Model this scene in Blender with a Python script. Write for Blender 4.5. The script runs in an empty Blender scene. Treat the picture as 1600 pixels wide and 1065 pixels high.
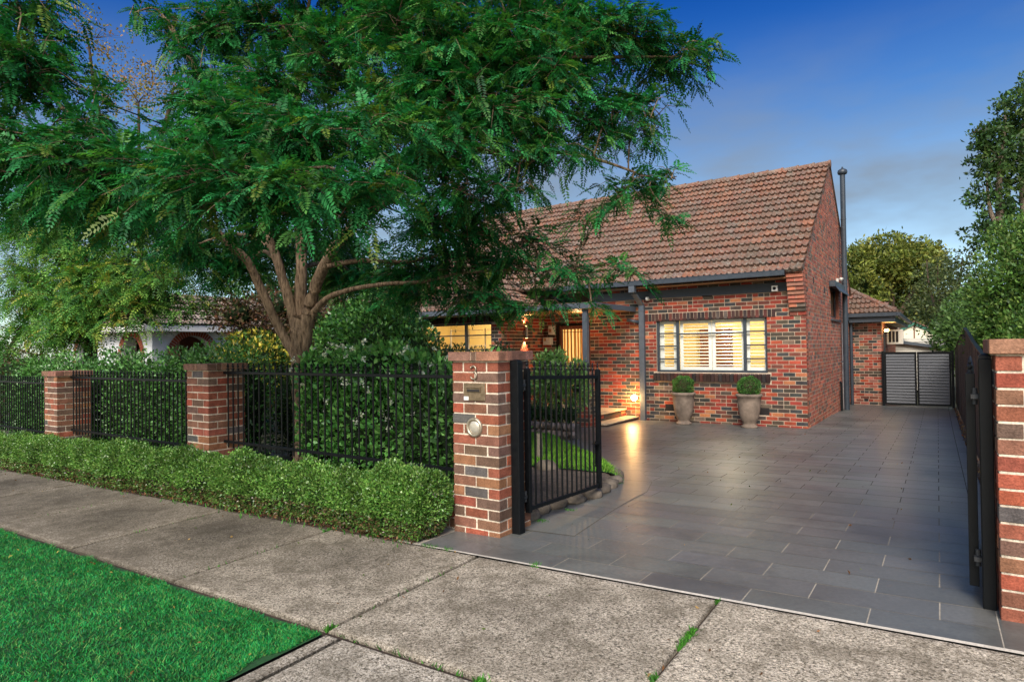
import bpy, bmesh, math, random
import numpy as np
from mathutils import Vector, Matrix
random.seed(7); RNG = np.random.default_rng(11)
sc = bpy.context.scene
COLL = sc.collection
rad = math.radians

# ------------------------------------------------------------------ helpers
class MB:
    """collects polygons with a colour each and links them as one mesh object"""
    def __init__(s): s.v = []; s.f = []; s.c = []
    def poly(s, pts, col=(.5, .5, .5)):
        n = len(s.v); s.v += [tuple(p) for p in pts]; s.f.append(list(range(n, n + len(pts)))); s.c.append(col)
    def box(s, x0, y0, z0, x1, y1, z1, col=(.5, .5, .5)):
        n = len(s.v)
        s.v += [(x0,y0,z0),(x1,y0,z0),(x1,y1,z0),(x0,y1,z0),(x0,y0,z1),(x1,y0,z1),(x1,y1,z1),(x0,y1,z1)]
        for q in ((3,2,1,0),(4,5,6,7),(0,1,5,4),(1,2,6,5),(2,3,7,6),(3,0,4,7)):
            s.f.append([n+i for i in q]); s.c.append(col)
    def obox(s, o, u, v, w, col=(.5,.5,.5)):
        """box from corner o with edge vectors u, v, w (right handed)"""
        o, u, v, w = (Vector(a) for a in (o, u, v, w)); n = len(s.v)
        s.v += [tuple(p) for p in (o, o+u, o+u+v, o+v, o+w, o+u+w, o+u+v+w, o+v+w)]
        for q in ((3,2,1,0),(4,5,6,7),(0,1,5,4),(1,2,6,5),(2,3,7,6),(3,0,4,7)):
            s.f.append([n+i for i in q]); s.c.append(col)
    def tube(s, pts, radii, n=8, col=(.5,.5,.5), cap=True):
        pts = [Vector(p) for p in pts]
        if not hasattr(radii, '__len__'): radii = [radii]*len(pts)
        base = len(s.v); ref = Vector((0.31, 0.17, 0.93))
        for i, p in enumerate(pts):
            d = (pts[min(i+1, len(pts)-1)] - pts[max(i-1, 0)])
            d = d.normalized() if d.length > 1e-9 else Vector((0,0,1))
            a = d.cross(ref)
            if a.length < .1: a = d.cross(Vector((1,0,0)))
            a.normalize(); b = d.cross(a)
            for k in range(n):
                t = 2*math.pi*k/n; s.v.append(tuple(p + (a*math.cos(t)+b*math.sin(t))*radii[i]))
        for i in range(len(pts)-1):
            for k in range(n):
                a0 = base+i*n+k; a1 = base+i*n+(k+1) % n
                s.f.append([a0, a1, a1+n, a0+n]); s.c.append(col)
        if cap:
            s.f.append([base+k for k in range(n)][::-1]); s.c.append(col)
            e = base+(len(pts)-1)*n; s.f.append([e+k for k in range(n)]); s.c.append(col)
    def lathe(s, c, prof, n=16, col=(.5,.5,.5), axis=(0,0,1)):
        """prof: list of (radius, height) along axis from point c"""
        ax = Vector(axis).normalized(); a = ax.orthogonal().normalized(); b = ax.cross(a); c = Vector(c); base = len(s.v)
        for r, h in prof:
            for k in range(n):
                t = 2*math.pi*k/n; s.v.append(tuple(c + ax*h + (a*math.cos(t)+b*math.sin(t))*max(r, 1e-4)))
        for i in range(len(prof)-1):
            for k in range(n):
                a0 = base+i*n+k; a1 = base+i*n+(k+1) % n
                s.f.append([a0, a1, a1+n, a0+n]); s.c.append(col)
    def build(s, name, mat, parent=None, smooth=False, bevel=0, merge=False):
        off = Vector(parent.matrix_world.translation) if parent else Vector((0,0,0))
        if parent:
            o = parent; off = Vector((0,0,0))
            while o: off += Vector(o.location); o = o.parent
        me = bpy.data.meshes.new(name)
        me.from_pydata([(x-off.x, y-off.y, z-off.z) for x, y, z in s.v], [], s.f)
        at = me.attributes.new('Col', 'FLOAT_COLOR', 'FACE')
        at.data.foreach_set('color', np.array([(c[0], c[1], c[2], 1.0) for c in s.c], dtype=np.float32).ravel())
        if merge:
            bm = bmesh.new(); bm.from_mesh(me); bmesh.ops.remove_doubles(bm, verts=bm.verts, dist=1e-5); bm.to_mesh(me); bm.free()
        me.materials.append(mat)
        if smooth: me.polygons.foreach_set('use_smooth', [True]*len(me.polygons))
        ob = bpy.data.objects.new(name, me); COLL.objects.link(ob)
        if parent: ob.parent = parent
        if bevel:
            m = ob.modifiers.new('Bevel', 'BEVEL'); m.width = bevel; m.segments = 1; m.limit_method = 'ANGLE'
        return ob

def np_build(name, V, F, mat, parent=None, col=None, smooth=False):
    off = np.zeros(3)
    o = parent
    while o: off += np.array(o.location); o = o.parent
    V = np.asarray(V, dtype=np.float32) - off.astype(np.float32); F = np.asarray(F, dtype=np.int32)
    me = bpy.data.meshes.new(name); k = F.shape[1]
    me.vertices.add(len(V)); me.vertices.foreach_set('co', V.ravel())
    me.loops.add(F.size); me.loops.foreach_set('vertex_index', F.ravel())
    me.polygons.add(len(F)); me.polygons.foreach_set('loop_start', np.arange(len(F), dtype=np.int32)*k)
    if col is not None:
        at = me.attributes.new('Col', 'FLOAT_COLOR', 'FACE')
        c4 = np.ones((len(F), 4), dtype=np.float32); c4[:, :3] = col
        at.data.foreach_set('color', c4.ravel())
    me.update(calc_edges=True); me.validate()
    me.materials.append(mat)
    if smooth: me.polygons.foreach_set('use_smooth', [True]*len(me.polygons))
    ob = bpy.data.objects.new(name, me); COLL.objects.link(ob)
    if parent: ob.parent = parent
    return ob

def tag(o, label, cat, group=None, kind=None):
    o['label'] = label; o['category'] = cat
    if group: o['group'] = group
    if kind: o['kind'] = kind
    return o
def thing(name, label, cat, loc=(0,0,0), group=None):
    o = bpy.data.objects.new(name, None); COLL.objects.link(o); o.location = loc; o.empty_display_size = .1
    return tag(o, label, cat, group)
def struct(o): o['kind'] = 'structure'; return o
def copy_part(src, parent, loc):
    o = src.copy(); COLL.objects.link(o); o.parent = parent; o.location = loc; return o

def jit(c, a=.12, hue=.05):
    k = 1+random.uniform(-a, a)
    return tuple(max(0, x*k*(1+random.uniform(-hue, hue))) for x in c)

# ------------------------------------------------------------------ materials
def new_mat(name):
    m = bpy.data.materials.new(name); m.use_nodes = True
    nt = m.node_tree; b = nt.nodes['Principled BSDF']; return m, nt, b
def nd(nt, t, **k):
    n = nt.nodes.new(t)
    for a, v in k.items(): setattr(n, a, v)
    return n
def noise(nt, scale, detail=4, rough=.55, vec=None):
    n = nd(nt, 'ShaderNodeTexNoise'); n.inputs['Scale'].default_value = scale; n.inputs['Detail'].default_value = detail; n.inputs['Roughness'].default_value = rough
    if vec is not None: nt.links.new(vec, n.inputs['Vector'])
    return n.outputs['Fac']
def ramp(nt, fac, stops):
    r = nd(nt, 'ShaderNodeValToRGB'); el = r.color_ramp.elements
    while len(el) > 1: el.remove(el[-1])
    for i, (p, c) in enumerate(stops):
        e = el[0] if i == 0 else el.new(p)
        e.position = p; e.color = (*c, 1) if len(c) == 3 else c
    nt.links.new(fac, r.inputs['Fac']); return r.outputs['Color']
def g1(v): return (v, v, v)
def mixc(nt, fac, a, b, mode='MIX'):
    m = nd(nt, 'ShaderNodeMix', data_type='RGBA', blend_type=mode)
    for i, s in ((0, fac), (6, a), (7, b)):
        if hasattr(s, 'is_linked'): nt.links.new(s, m.inputs[i])
        elif i == 0: m.inputs[0].default_value = s
        else: m.inputs[i].default_value = (*s, 1)
    return m.outputs[2]
def attr_col(nt):
    a = nd(nt, 'ShaderNodeAttribute'); a.attribute_name = 'Col'; return a.outputs['Color']
def bump(nt, b, h, strength=.4, dist=.01):
    n = nd(nt, 'ShaderNodeBump'); n.inputs['Strength'].default_value = strength; n.inputs['Distance'].default_value = dist
    nt.links.new(h, n.inputs['Height']); nt.links.new(n.outputs['Normal'], b.inputs['Normal'])
def coords(nt): return nd(nt, 'ShaderNodeNewGeometry').outputs['Position']

def col_mat(name, rough=.8, var=.35, sc1=6, sc2=60, bstr=.4, bdist=.004, spec=.3, stain=None):
    """surface coloured by the Col attribute, broken up by two noises"""
    m, nt, b = new_mat(name); p = coords(nt)
    n1 = noise(nt, sc1, 5, .6, p); n2 = noise(nt, sc2, 4, .65, p)
    c = mixc(nt, 1, attr_col(nt), ramp(nt, n2, [(.25, g1(1-var)), (.75, g1(1+var))]), 'MULTIPLY')
    c = mixc(nt, 1, c, ramp(nt, n1, [(.3, g1(1-var*.8)), (.7, g1(1+var*.6))]), 'MULTIPLY')
    if stain:
        c = mixc(nt, ramp(nt, noise(nt, stain[1], 6, .7, p), [(stain[2], g1(0)), (stain[2]+.16, g1(stain[3]))]), c, stain[0])
    nt.links.new(c, b.inputs['Base Color']); b.inputs['Roughness'].default_value = rough; b.inputs['Specular IOR Level'].default_value = spec
    bump(nt, b, n2, bstr, bdist); return m
def plain(name, c, rough=.5, metal=0, spec=.5, var=.15, scale=25, bstr=.08):
    m, nt, b = new_mat(name); p = coords(nt); n = noise(nt, scale, 5, .6, p)
    cc = mixc(nt, 1, c, ramp(nt, n, [(.3, g1(1-var)), (.7, g1(1+var))]), 'MULTIPLY')
    nt.links.new(cc, b.inputs['Base Color']); b.inputs['Roughness'].default_value = rough; b.inputs['Metallic'].default_value = metal; b.inputs['Specular IOR Level'].default_value = spec
    r = ramp(nt, n, [(.3, g1(max(0, rough-.1))), (.7, g1(min(1, rough+.12)))]); nt.links.new(r, b.inputs['Roughness'])
    if bstr: bump(nt, b, n, bstr, .004)
    return m
def leaf_mat(name, rough=.45, trans=.3, spec=.35):
    m, nt, b = new_mat(name); c = attr_col(nt)
    r = nd(nt, 'ShaderNodeNewGeometry').outputs['Random Per Island']
    c = mixc(nt, 1, c, ramp(nt, r, [(0, g1(.6)), (1, g1(1.45))]), 'MULTIPLY')
    nt.links.new(c, b.inputs['Base Color']); b.inputs['Roughness'].default_value = rough; b.inputs['Specular IOR Level'].default_value = spec
    t = nd(nt, 'ShaderNodeBsdfTranslucent'); nt.links.new(mixc(nt, 1, c, (1.15, 1.25, .6), 'MULTIPLY'), t.inputs['Color'])
    mx = nd(nt, 'ShaderNodeMixShader'); mx.inputs[0].default_value = trans
    nt.links.new(b.outputs[0], mx.inputs[1]); nt.links.new(t.outputs[0], mx.inputs[2])
    nt.links.new(mx.outputs[0], nt.nodes['Material Output'].inputs['Surface']); return m
def emit_mat(name, c, s):
    m, nt, b = new_mat(name); b.inputs['Base Color'].default_value = (*c, 1)
    b.inputs['Emission Color'].default_value = (*c, 1); b.inputs['Emission Strength'].default_value = s; return m
def glass_mat(name):
    m = bpy.data.materials.new(name); m.use_nodes = True; nt = m.node_tree; nt.nodes.clear()
    o = nd(nt, 'ShaderNodeOutputMaterial'); t = nd(nt, 'ShaderNodeBsdfTransparent'); g = nd(nt, 'ShaderNodeBsdfGlossy')
    t.inputs[0].default_value = (.93, .96, .95, 1); g.inputs['Roughness'].default_value = .02
    lw = nd(nt, 'ShaderNodeLayerWeight'); lw.inputs[0].default_value = .12
    mx = nd(nt, 'ShaderNodeMixShader'); nt.links.new(lw.outputs['Fresnel'], mx.inputs[0])
    nt.links.new(t.outputs[0], mx.inputs[1]); nt.links.new(g.outputs[0], mx.inputs[2]); nt.links.new(mx.outputs[0], o.inputs[0]); return m

M = {}
M['brick'] = col_mat('house_brick', .85, .3, 7, 70, .5, .004, .2)
M['pier'] = col_mat('pier_brick', .88, .42, 11, 85, .8, .006, .15, stain=((.04, .036, .036), 17, .62, .8))
def tile_mat():
    m, nt, b = new_mat('terracotta_tile'); p = coords(nt)
    n1 = noise(nt, 1.5, 6, .7, p); n2 = noise(nt, 30, 4, .65, p); n3 = noise(nt, 6, 6, .75, p)
    c = mixc(nt, ramp(nt, n3, [(.46, g1(0)), (.62, g1(.6))]), attr_col(nt), (.36, .13, .065))
    c = mixc(nt, ramp(nt, n1, [(.38, g1(0)), (.60, g1(.62))]), c, (.105, .085, .068))
    n4 = noise(nt, 11, 6, .8, p)
    c = mixc(nt, ramp(nt, n4, [(.50, g1(0)), (.64, g1(.8))]), c, (.28, .265, .22))
    c = mixc(nt, 1, c, ramp(nt, n2, [(.25, g1(.6)), (.75, g1(1.4))]), 'MULTIPLY')
    nt.links.new(c, b.inputs['Base Color']); b.inputs['Roughness'].default_value = .92; b.inputs['Specular IOR Level'].default_value = .15
    bump(nt, b, n2, .6, .008); return m
M['tile'] = tile_mat()
M['tile_plain'] = col_mat('terracotta_tile_plain', .9, .42, 2.2, 35, .5, .006, .2, stain=((.22, .20, .165), 8, .44, .8))
M['paver'] = col_mat('bluestone_paver', .37, .20, 1.1, 45, .10, .002, .36, stain=((.055, .056, .054), .9, .50, .6))
M['black'] = plain('black_powdercoat', (.004, .005, .006), .42, 0, .22, .1, 40, .03)
M['char'] = plain('charcoal_paint', (.032, .042, .055), .45, 0, .5, .15, 12, .03)
M['charlight'] = plain('grey_blue_paint', (.075, .09, .11), .5, 0, .5, .12, 12, .03)
M['louvre'] = plain('grey_louvre', (.10, .105, .115), .5, 0, .35, .12, 12, .03)
M['white'] = plain('white_shutter_paint', (.78, .76, .72), .4, 0, .5, .05)
M['cream'] = plain('cream_plaster', (.78, .70, .52), .8, 0, .2, .06)
M['render'] = plain('white_render', (.72, .73, .74), .85, 0, .2, .08, 5)
M['roomwall'] = plain('room_wall', (.82, .70, .42), .8, 0, .2, .05, 2, 0)
M['wood'] = plain('dark_timber', (.16, .055, .03), .5, 0, .4, .3, 6)
M['lintimber'] = plain('soffit_timber', (.35, .2, .1), .6, 0, .3, .2, 5)
M['bronze'] = plain('aged_bronze', (.22, .16, .10), .45, .6, .5, .3, 40, .15)
M['brass'] = plain('brushed_brass', (.42, .36, .27), .38, .75, .5, .15, 50)
M['disc'] = plain('champagne_metal', (.55, .5, .42), .35, .5, .5, .1, 50, .02)
M['sticker'] = plain('white_sticker', (.8, .8, .78), .6, 0, .4, .03)
M['stonelight'] = plain('sandstone_tread', (.42, .33, .22), .55, 0, .4, .2, 10, .1)
M['rock'] = plain('garden_rock', (.16, .13, .10), .9, 0, .2, .5, 7, .8)
M['urn'] = plain('aged_clay', (.205, .155, .118), .85, 0, .25, .38, 7, .3)
M['vent'] = plain('vent_terracotta', (.02, .016, .015), .9)
M['steel'] = plain('galvanised', (.3, .3, .3), .5, .6)
M['darksteel'] = plain('dark_steel', (.05, .052, .055), .5, .5, .4)
M['acwhite'] = plain('ac_casing', (.55, .53, .48), .5)
M['timberstake'] = plain('weathered_timber', (.26, .22, .17), .9, 0, .2, .4, 14, .4)
M['glass'] = glass_mat('window_glass')
M['leaf'] = leaf_mat('leaf_soft', .5, .3, .3)
M['leafgloss'] = leaf_mat('leaf_glossy', .32, .2, .5)
M['grass'] = leaf_mat('grass_blade', .6, .3, .2)
M['petal'] = leaf_mat('petal', .7, .35, .1)
M['lampglow'] = emit_mat('lamp_glow', (1, .62, .25), 110)
M['lampglow2'] = emit_mat('lamp_glow_soft', (1, .62, .22), 14)

def bark_mat(name, c1, c2, scale=9):
    m, nt, b = new_mat(name); p = coords(nt)
    mp = nd(nt, 'ShaderNodeMapping'); mp.inputs['Scale'].default_value = (1, 1, .16); nt.links.new(p, mp.inputs['Vector'])
    n = noise(nt, scale*3.4, 7, .7, mp.outputs[0]); n2 = noise(nt, scale*.4, 3, .5, p)
    c = ramp(nt, n, [(.32, c1), (.66, c2)]); c = mixc(nt, 1, c, ramp(nt, n2, [(.3, g1(.7)), (.7, g1(1.3))]), 'MULTIPLY')
    nt.links.new(c, b.inputs['Base Color']); b.inputs['Roughness'].default_value = .95; b.inputs['Specular IOR Level'].default_value = .15
    bump(nt, b, n, 1.0, .03); return m
M['bark'] = bark_mat('ridged_bark', (.035, .022, .014), (.36, .255, .17), 12)
M['barkdark'] = bark_mat('dark_bark', (.02, .014, .01), (.10, .068, .045))
M['barkpale'] = bark_mat('pale_bark', (.12, .09, .065), (.32, .25, .19))

def concrete_mat(name, dark=.0):
    m, nt, b = new_mat(name); p = coords(nt)
    vor = nd(nt, 'ShaderNodeTexVoronoi', feature='F1'); vor.inputs['Scale'].default_value = 140; nt.links.new(p, vor.inputs['Vector'])
    speck = nd(nt, 'ShaderNodeSeparateColor'); nt.links.new(vor.outputs['Color'], speck.inputs[0])
    n_big = noise(nt, .9, 5, .65, p); n_mid = noise(nt, 5, 7, .72, p); n_fine = noise(nt, 60, 6, .8, p); n_grit = noise(nt, 150, 3, .7, p)
    base = ramp(nt, speck.outputs[0], [(0, (.23, .195, .14)), (.5, (.50, .43, .345)), (1, (.74, .655, .53))])
    pits = ramp(nt, n_fine, [(.40, g1(.10)), (.49, g1(1)), (.70, g1(1.3))])
    c = mixc(nt, .95, base, pits, 'MULTIPLY')
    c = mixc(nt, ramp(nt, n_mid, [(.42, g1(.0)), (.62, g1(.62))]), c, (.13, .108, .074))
    # noisy brown tint: the slabs grow darker from the drive towards the left
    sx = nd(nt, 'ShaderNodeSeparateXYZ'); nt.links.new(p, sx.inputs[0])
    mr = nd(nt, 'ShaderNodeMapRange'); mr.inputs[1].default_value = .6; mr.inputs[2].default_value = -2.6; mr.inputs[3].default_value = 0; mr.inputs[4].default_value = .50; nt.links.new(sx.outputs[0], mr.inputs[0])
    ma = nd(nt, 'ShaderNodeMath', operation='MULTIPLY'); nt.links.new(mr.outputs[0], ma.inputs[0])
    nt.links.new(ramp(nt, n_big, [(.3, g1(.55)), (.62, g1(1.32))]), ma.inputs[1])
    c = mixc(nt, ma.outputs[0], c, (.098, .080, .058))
    c = mixc(nt, 1, c, attr_col(nt), 'MULTIPLY')
    nt.links.new(c, b.inputs['Base Color']); b.inputs['Roughness'].default_value = .92; b.inputs['Specular IOR Level'].default_value = .2
    h = nd(nt, 'ShaderNodeMath', operation='ADD'); nt.links.new(n_fine, h.inputs[0]); nt.links.new(n_grit, h.inputs[1])
    bump(nt, b, h.outputs[0], .8, .012); return m
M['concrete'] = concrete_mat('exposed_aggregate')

def soil_mat(name, c1, c2, c3):
    m, nt, b = new_mat(name); p = coords(nt)
    n = noise(nt, 30, 6, .75, p); n2 = noise(nt, 3, 4, .6, p)
    c = ramp(nt, n, [(.3, c1), (.55, c2), (.75, c3)]); c = mixc(nt, 1, c, ramp(nt, n2, [(.3, g1(.6)), (.7, g1(1.3))]), 'MULTIPLY')
    nt.links.new(c, b.inputs['Base Color']); b.inputs['Roughness'].default_value = .95
    bump(nt, b, n, 1, .03); return m
M['soil'] = soil_mat('mulch', (.018, .012, .008), (.06, .036, .022), (.14, .09, .055))
M['bedsoil'] = soil_mat('bed_gravel', (.06, .042, .03), (.17, .125, .09), (.34, .27, .20))
M['turf'] = soil_mat('turf', (.008, .05, .012), (.014, .10, .02), (.03, .15, .03))
M['ground'] = soil_mat('ground_far', (.02, .03, .012), (.05, .055, .025), (.09, .085, .045))

# ------------------------------------------------------------------ terrain
def gz(x, y):
    """ground height: the street falls to the left, the drive falls towards the house"""
    xx = max(-22, min(22, x))
    if y < -.47: return .028*xx + .011 + .012*(max(y, -6)+.47)
    k = max(0., 1-y/11.)
    zy = -.0235*y if y < 10.5 else -.24675-.0165*(min(y, 20)-10.5)
    return .028*xx*k + zy

def ground_sheet():
    xs = [-400,-200,-100,-50,-30] + list(np.arange(-22, 23, 1.)) + [30,50,100,200,400]
    ys = [-300,-100,-40,-15,-8] + list(np.arange(-6, 30, 1.)) + [40,60,100,200,500]
    V = [(x, y, gz(x, y)-.09) for y in ys for x in xs]; n = len(xs)
    F = [(j*n+i, j*n+i+1, (j+1)*n+i+1, (j+1)*n+i) for j in range(len(ys)-1) for i in range(n-1)]
    struct(np_build('ground', V, F, M['ground'], smooth=True))
ground_sheet()

# footpath slabs (separate pours in one pavement) and the crossover behind them
def slab(mb, x0, x1, y0, y1, dz=0, th=.07, r=.014, col=(1,1,1)):
    nx = 4
    top = []
    for a, b in ((x0, y0), (x1, y0), (x1, y1), (x0, y1)): top.append((a, b))
    ins = [(x0+r, y0+r), (x1-r, y0+r), (x1-r, y1-r), (x0+r, y1-r)]
    t1 = [(x, y, gz(x, y)+dz) for x, y in ins]; t0 = [(x, y, gz(x, y)+dz-.008) for x, y in top]; tb = [(x, y, gz(x, y)+dz-th) for x, y in top]
    mb.poly(t1, col)
    for k in range(4):
        j = (k+1) % 4
        mb.poly([t0[k], t0[j], t1[j], t1[k]], tuple(v*.7 for v in col)); mb.poly([tb[k], tb[j], t0[j], t0[k]], tuple(v*.35 for v in col))
JX = [-20.6,-18.9,-17.2,-15.4,-13.6,-11.8,-10.0,-8.2,-6.4,-4.7,-3.06,-1.46,.14,1.87,3.58,5.3,7.0,8.7]
def footpath():
    V, F, C = [], [], []
    for i in range(len(JX)-1):
        x0, x1, y0, y1 = JX[i]+.008, JX[i+1]-.008, -1.845, -.478
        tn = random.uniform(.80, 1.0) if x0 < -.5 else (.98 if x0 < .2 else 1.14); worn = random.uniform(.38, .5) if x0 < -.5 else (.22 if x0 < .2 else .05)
        dz, tx = random.uniform(-.006, .006), random.uniform(-.004, .004); cx, cy = x0+(x1-x0)*random.uniform(.35, .6), random.uniform(-1.15, -.8)
        us = [0, .008]+list(np.linspace(.04, .96, 18))+[.992, 1]; vs = [0, .010]+list(np.linspace(.04, .96, 15))+[.990, 1]; b = len(V); n = len(us)
        for v in vs:
            for u in us:
                x, y = x0+(x1-x0)*u, y0+(y1-y0)*v; e = min(u*(x1-x0), (1-u)*(x1-x0), v*(y1-y0), (1-v)*(y1-y0))
                V.append((x, y, gz(x, y)+dz+tx*(u-.5)-(.009 if e < .001 else 0)+random.uniform(-.0006, .0006)))
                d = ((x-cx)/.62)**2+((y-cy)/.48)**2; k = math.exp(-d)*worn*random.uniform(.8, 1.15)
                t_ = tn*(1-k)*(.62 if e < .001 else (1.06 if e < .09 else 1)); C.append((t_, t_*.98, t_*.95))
        m = len(vs)
        F += [(b+q*n+p, b+q*n+p+1, b+(q+1)*n+p+1, b+(q+1)*n+p) for q in range(m-1) for p in range(n-1)]
        rim = [b+p for p in range(n)]+[b+q*n+n-1 for q in range(1, m)]+[b+(m-1)*n+p for p in range(n-2, -1, -1)]+[b+q*n for q in range(m-2, 0, -1)]
        lo = len(V)
        for r_ in rim: V.append((V[r_][0], V[r_][1], V[r_][2]-.07)); C.append((.3, .28, .25))
        L_ = len(rim); F += [(rim[k], lo+k, lo+(k+1) % L_, rim[(k+1) % L_]) for k in range(L_)]
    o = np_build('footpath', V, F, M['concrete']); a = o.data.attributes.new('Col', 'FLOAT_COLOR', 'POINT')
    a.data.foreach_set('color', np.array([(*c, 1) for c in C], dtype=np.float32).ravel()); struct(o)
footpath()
mb = MB()
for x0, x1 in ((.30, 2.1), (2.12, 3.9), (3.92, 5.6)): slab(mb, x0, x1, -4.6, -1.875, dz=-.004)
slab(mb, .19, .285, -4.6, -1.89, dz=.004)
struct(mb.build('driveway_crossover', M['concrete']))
# dirt sheet under joints and the hedge bed
def sheet(name, x0, x1, y0, y1, dz, mat, step=.5):
    xs = np.linspace(x0, x1, max(2, int((x1-x0)/step)+1)); ys = np.linspace(y0, y1, max(2, int((y1-y0)/step)+1)); n = len(xs)
    V = [(x, y, gz(x, y)+dz) for y in ys for x in xs]
    F = [(j*n+i, j*n+i+1, (j+1)*n+i+1, (j+1)*n+i) for j in range(len(ys)-1) for i in range(n-1)]
    return struct(np_build(name, V, F, mat, smooth=True))
sheet('path_bedding_soil', -21, 9, -6, -.479, -.022, M['soil'])
sheet('hedge_bed_soil', -21, -.52, -.476, .0, -.008, M['soil'], .2)
sheet('nature_strip_turf', -21, .172, -6, -1.90, .002, M['turf'])

# ------------------------------------------------------------------ driveway paving
def drive():
    base = MB(); base_x0 = -6.2
    xs = np.arange(-6.2, 3.31, .5); xs[-1] = 3.3; ys = np.arange(-.47, 18.6, .5)
    for j in range(len(ys)-1):
        for i in range(len(xs)-1):
            if ys[j] < .4 and xs[i+1] < -.6: continue
            q = [(xs[i], ys[j]), (xs[i+1], ys[j]), (xs[i+1], ys[j+1]), (xs[i], ys[j+1])]
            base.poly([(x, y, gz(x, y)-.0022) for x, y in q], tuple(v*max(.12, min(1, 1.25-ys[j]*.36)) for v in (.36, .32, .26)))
    mb = MB(); P, R, g = .6235, .2905, .007
    y = -.492; r = 0
    def pav(pts, dz=0):
        c = jit((.124, .126, .118), .14, .03); d = random.uniform(-.0006, .0006)+dz
        mb.poly([(a, b, gz(a, b)+d) for a, b in pts], c)
    while y < 18.2:
        y0, y1 = max(y, -.452)+.0033, y+R-.0033
        x = 3.235-P*(0 if r % 2 == 0 else .5)-P*18
        while x < 3.17:
            x0, x1 = x+g/2, min(x+P, 3.17)-g/2
            if x1 > -6 and (y0 > .46 or x1 > -.45) and x1-x0 > .03:
                if y1 < .5: x0 = max(x0, -.455)
                if not (y0 > 10.3 and x1 < .6): pav([(x0, y0), (x1, y0), (x1, y1), (x0, y1)])
            x += P
        y += R; r += 1
    y = -.45
    while y < 18.2:                                     # header course along the right boundary
        pav([(3.17+g/2, y+g/2), (3.3, y+g/2), (3.3, y+P-g/2), (3.17+g/2, y+P-g/2)]); y += P
    G = [(-.03,.3),(-.1,.97),(-.05,1.38),(.02,1.8),(-.04,2.24),(-.19,2.84),(-.575,3.44),(-1.06,4.03),(-1.93,4.86),(-2.94,6.0)]
    B = [(.50,.33),(.42,.98),(.37,1.4),(.34,1.75),(.32,2.3),(.15,2.87),(-.29,3.58),(-.9,4.31),(-1.7,5.12),(-2.66,6.25)]
    for i in range(len(G)-1):                           # curved border course beside the garden bed
        a0, a1, b0, b1 = (Vector(p) for p in (G[i], G[i+1], B[i], B[i+1]))
        t = .006
        q = [a0.lerp(a1, t), b0.lerp(b1, t), b0.lerp(b1, 1-t), a0.lerp(a1, 1-t)]
        q[1] = q[1].lerp(q[0], .012); q[2] = q[2].lerp(q[3], .012)
        base.poly([(p.x, p.y, gz(p.x, p.y)+.0018) for p in (a0, b0, b1, a1)], (.16, .14, .11))
        pav([(p.x, p.y) for p in q], .004)
    n0 = len(mb.f)
    for x in np.arange(-.45, 3.3, .5):                  # pale mortar fillet where the drive meets the footpath
        x1 = min(x+.5, 3.7)
        base.poly([(x, -.476, gz(x, -.476)+.002), (x1, -.476, gz(x1, -.476)+.002), (x1, -.453, gz(x1, -.453)+.0025), (x, -.453, gz(x, -.453)+.0025)], (.50, .45, .38))
    d = thing('driveway', 'blue grey bluestone paved driveway in running bond', 'driveway'); del d['category']; del d['label']; d['kind'] = 'structure'
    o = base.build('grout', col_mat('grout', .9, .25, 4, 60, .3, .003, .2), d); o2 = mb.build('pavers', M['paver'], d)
drive()

# ------------------------------------------------------------------ brickwork
PIER = [(.25,.080,.050)]*5 + [(.20,.095,.060)]*5 + [(.30,.078,.045)]*2 + [(.28,.13,.068)]*3 + [(.14,.085,.062)]*3 + [(.11,.095,.088)]
HOUSE = [(.25,.046,.030)]*6 + [(.33,.070,.036)]*3 + [(.15,.052,.036)]*4 + [(.072,.054,.042)]*5 + [(.048,.048,.046)]*3 + [(.40,.15,.07)] + [(.17,.125,.085)]
SIDE = [(.37,.125,.082)]*6 + [(.45,.155,.095)]*3 + [(.29,.13,.09)]*4 + [(.17,.12,.095)]*2
DARK = [(.055,.03,.026)]*3 + [(.04,.032,.032)]*2 + [(.10,.035,.028)]
MORT = (.60, .51, .40); MORTH = (.52, .405, .30)

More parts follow.
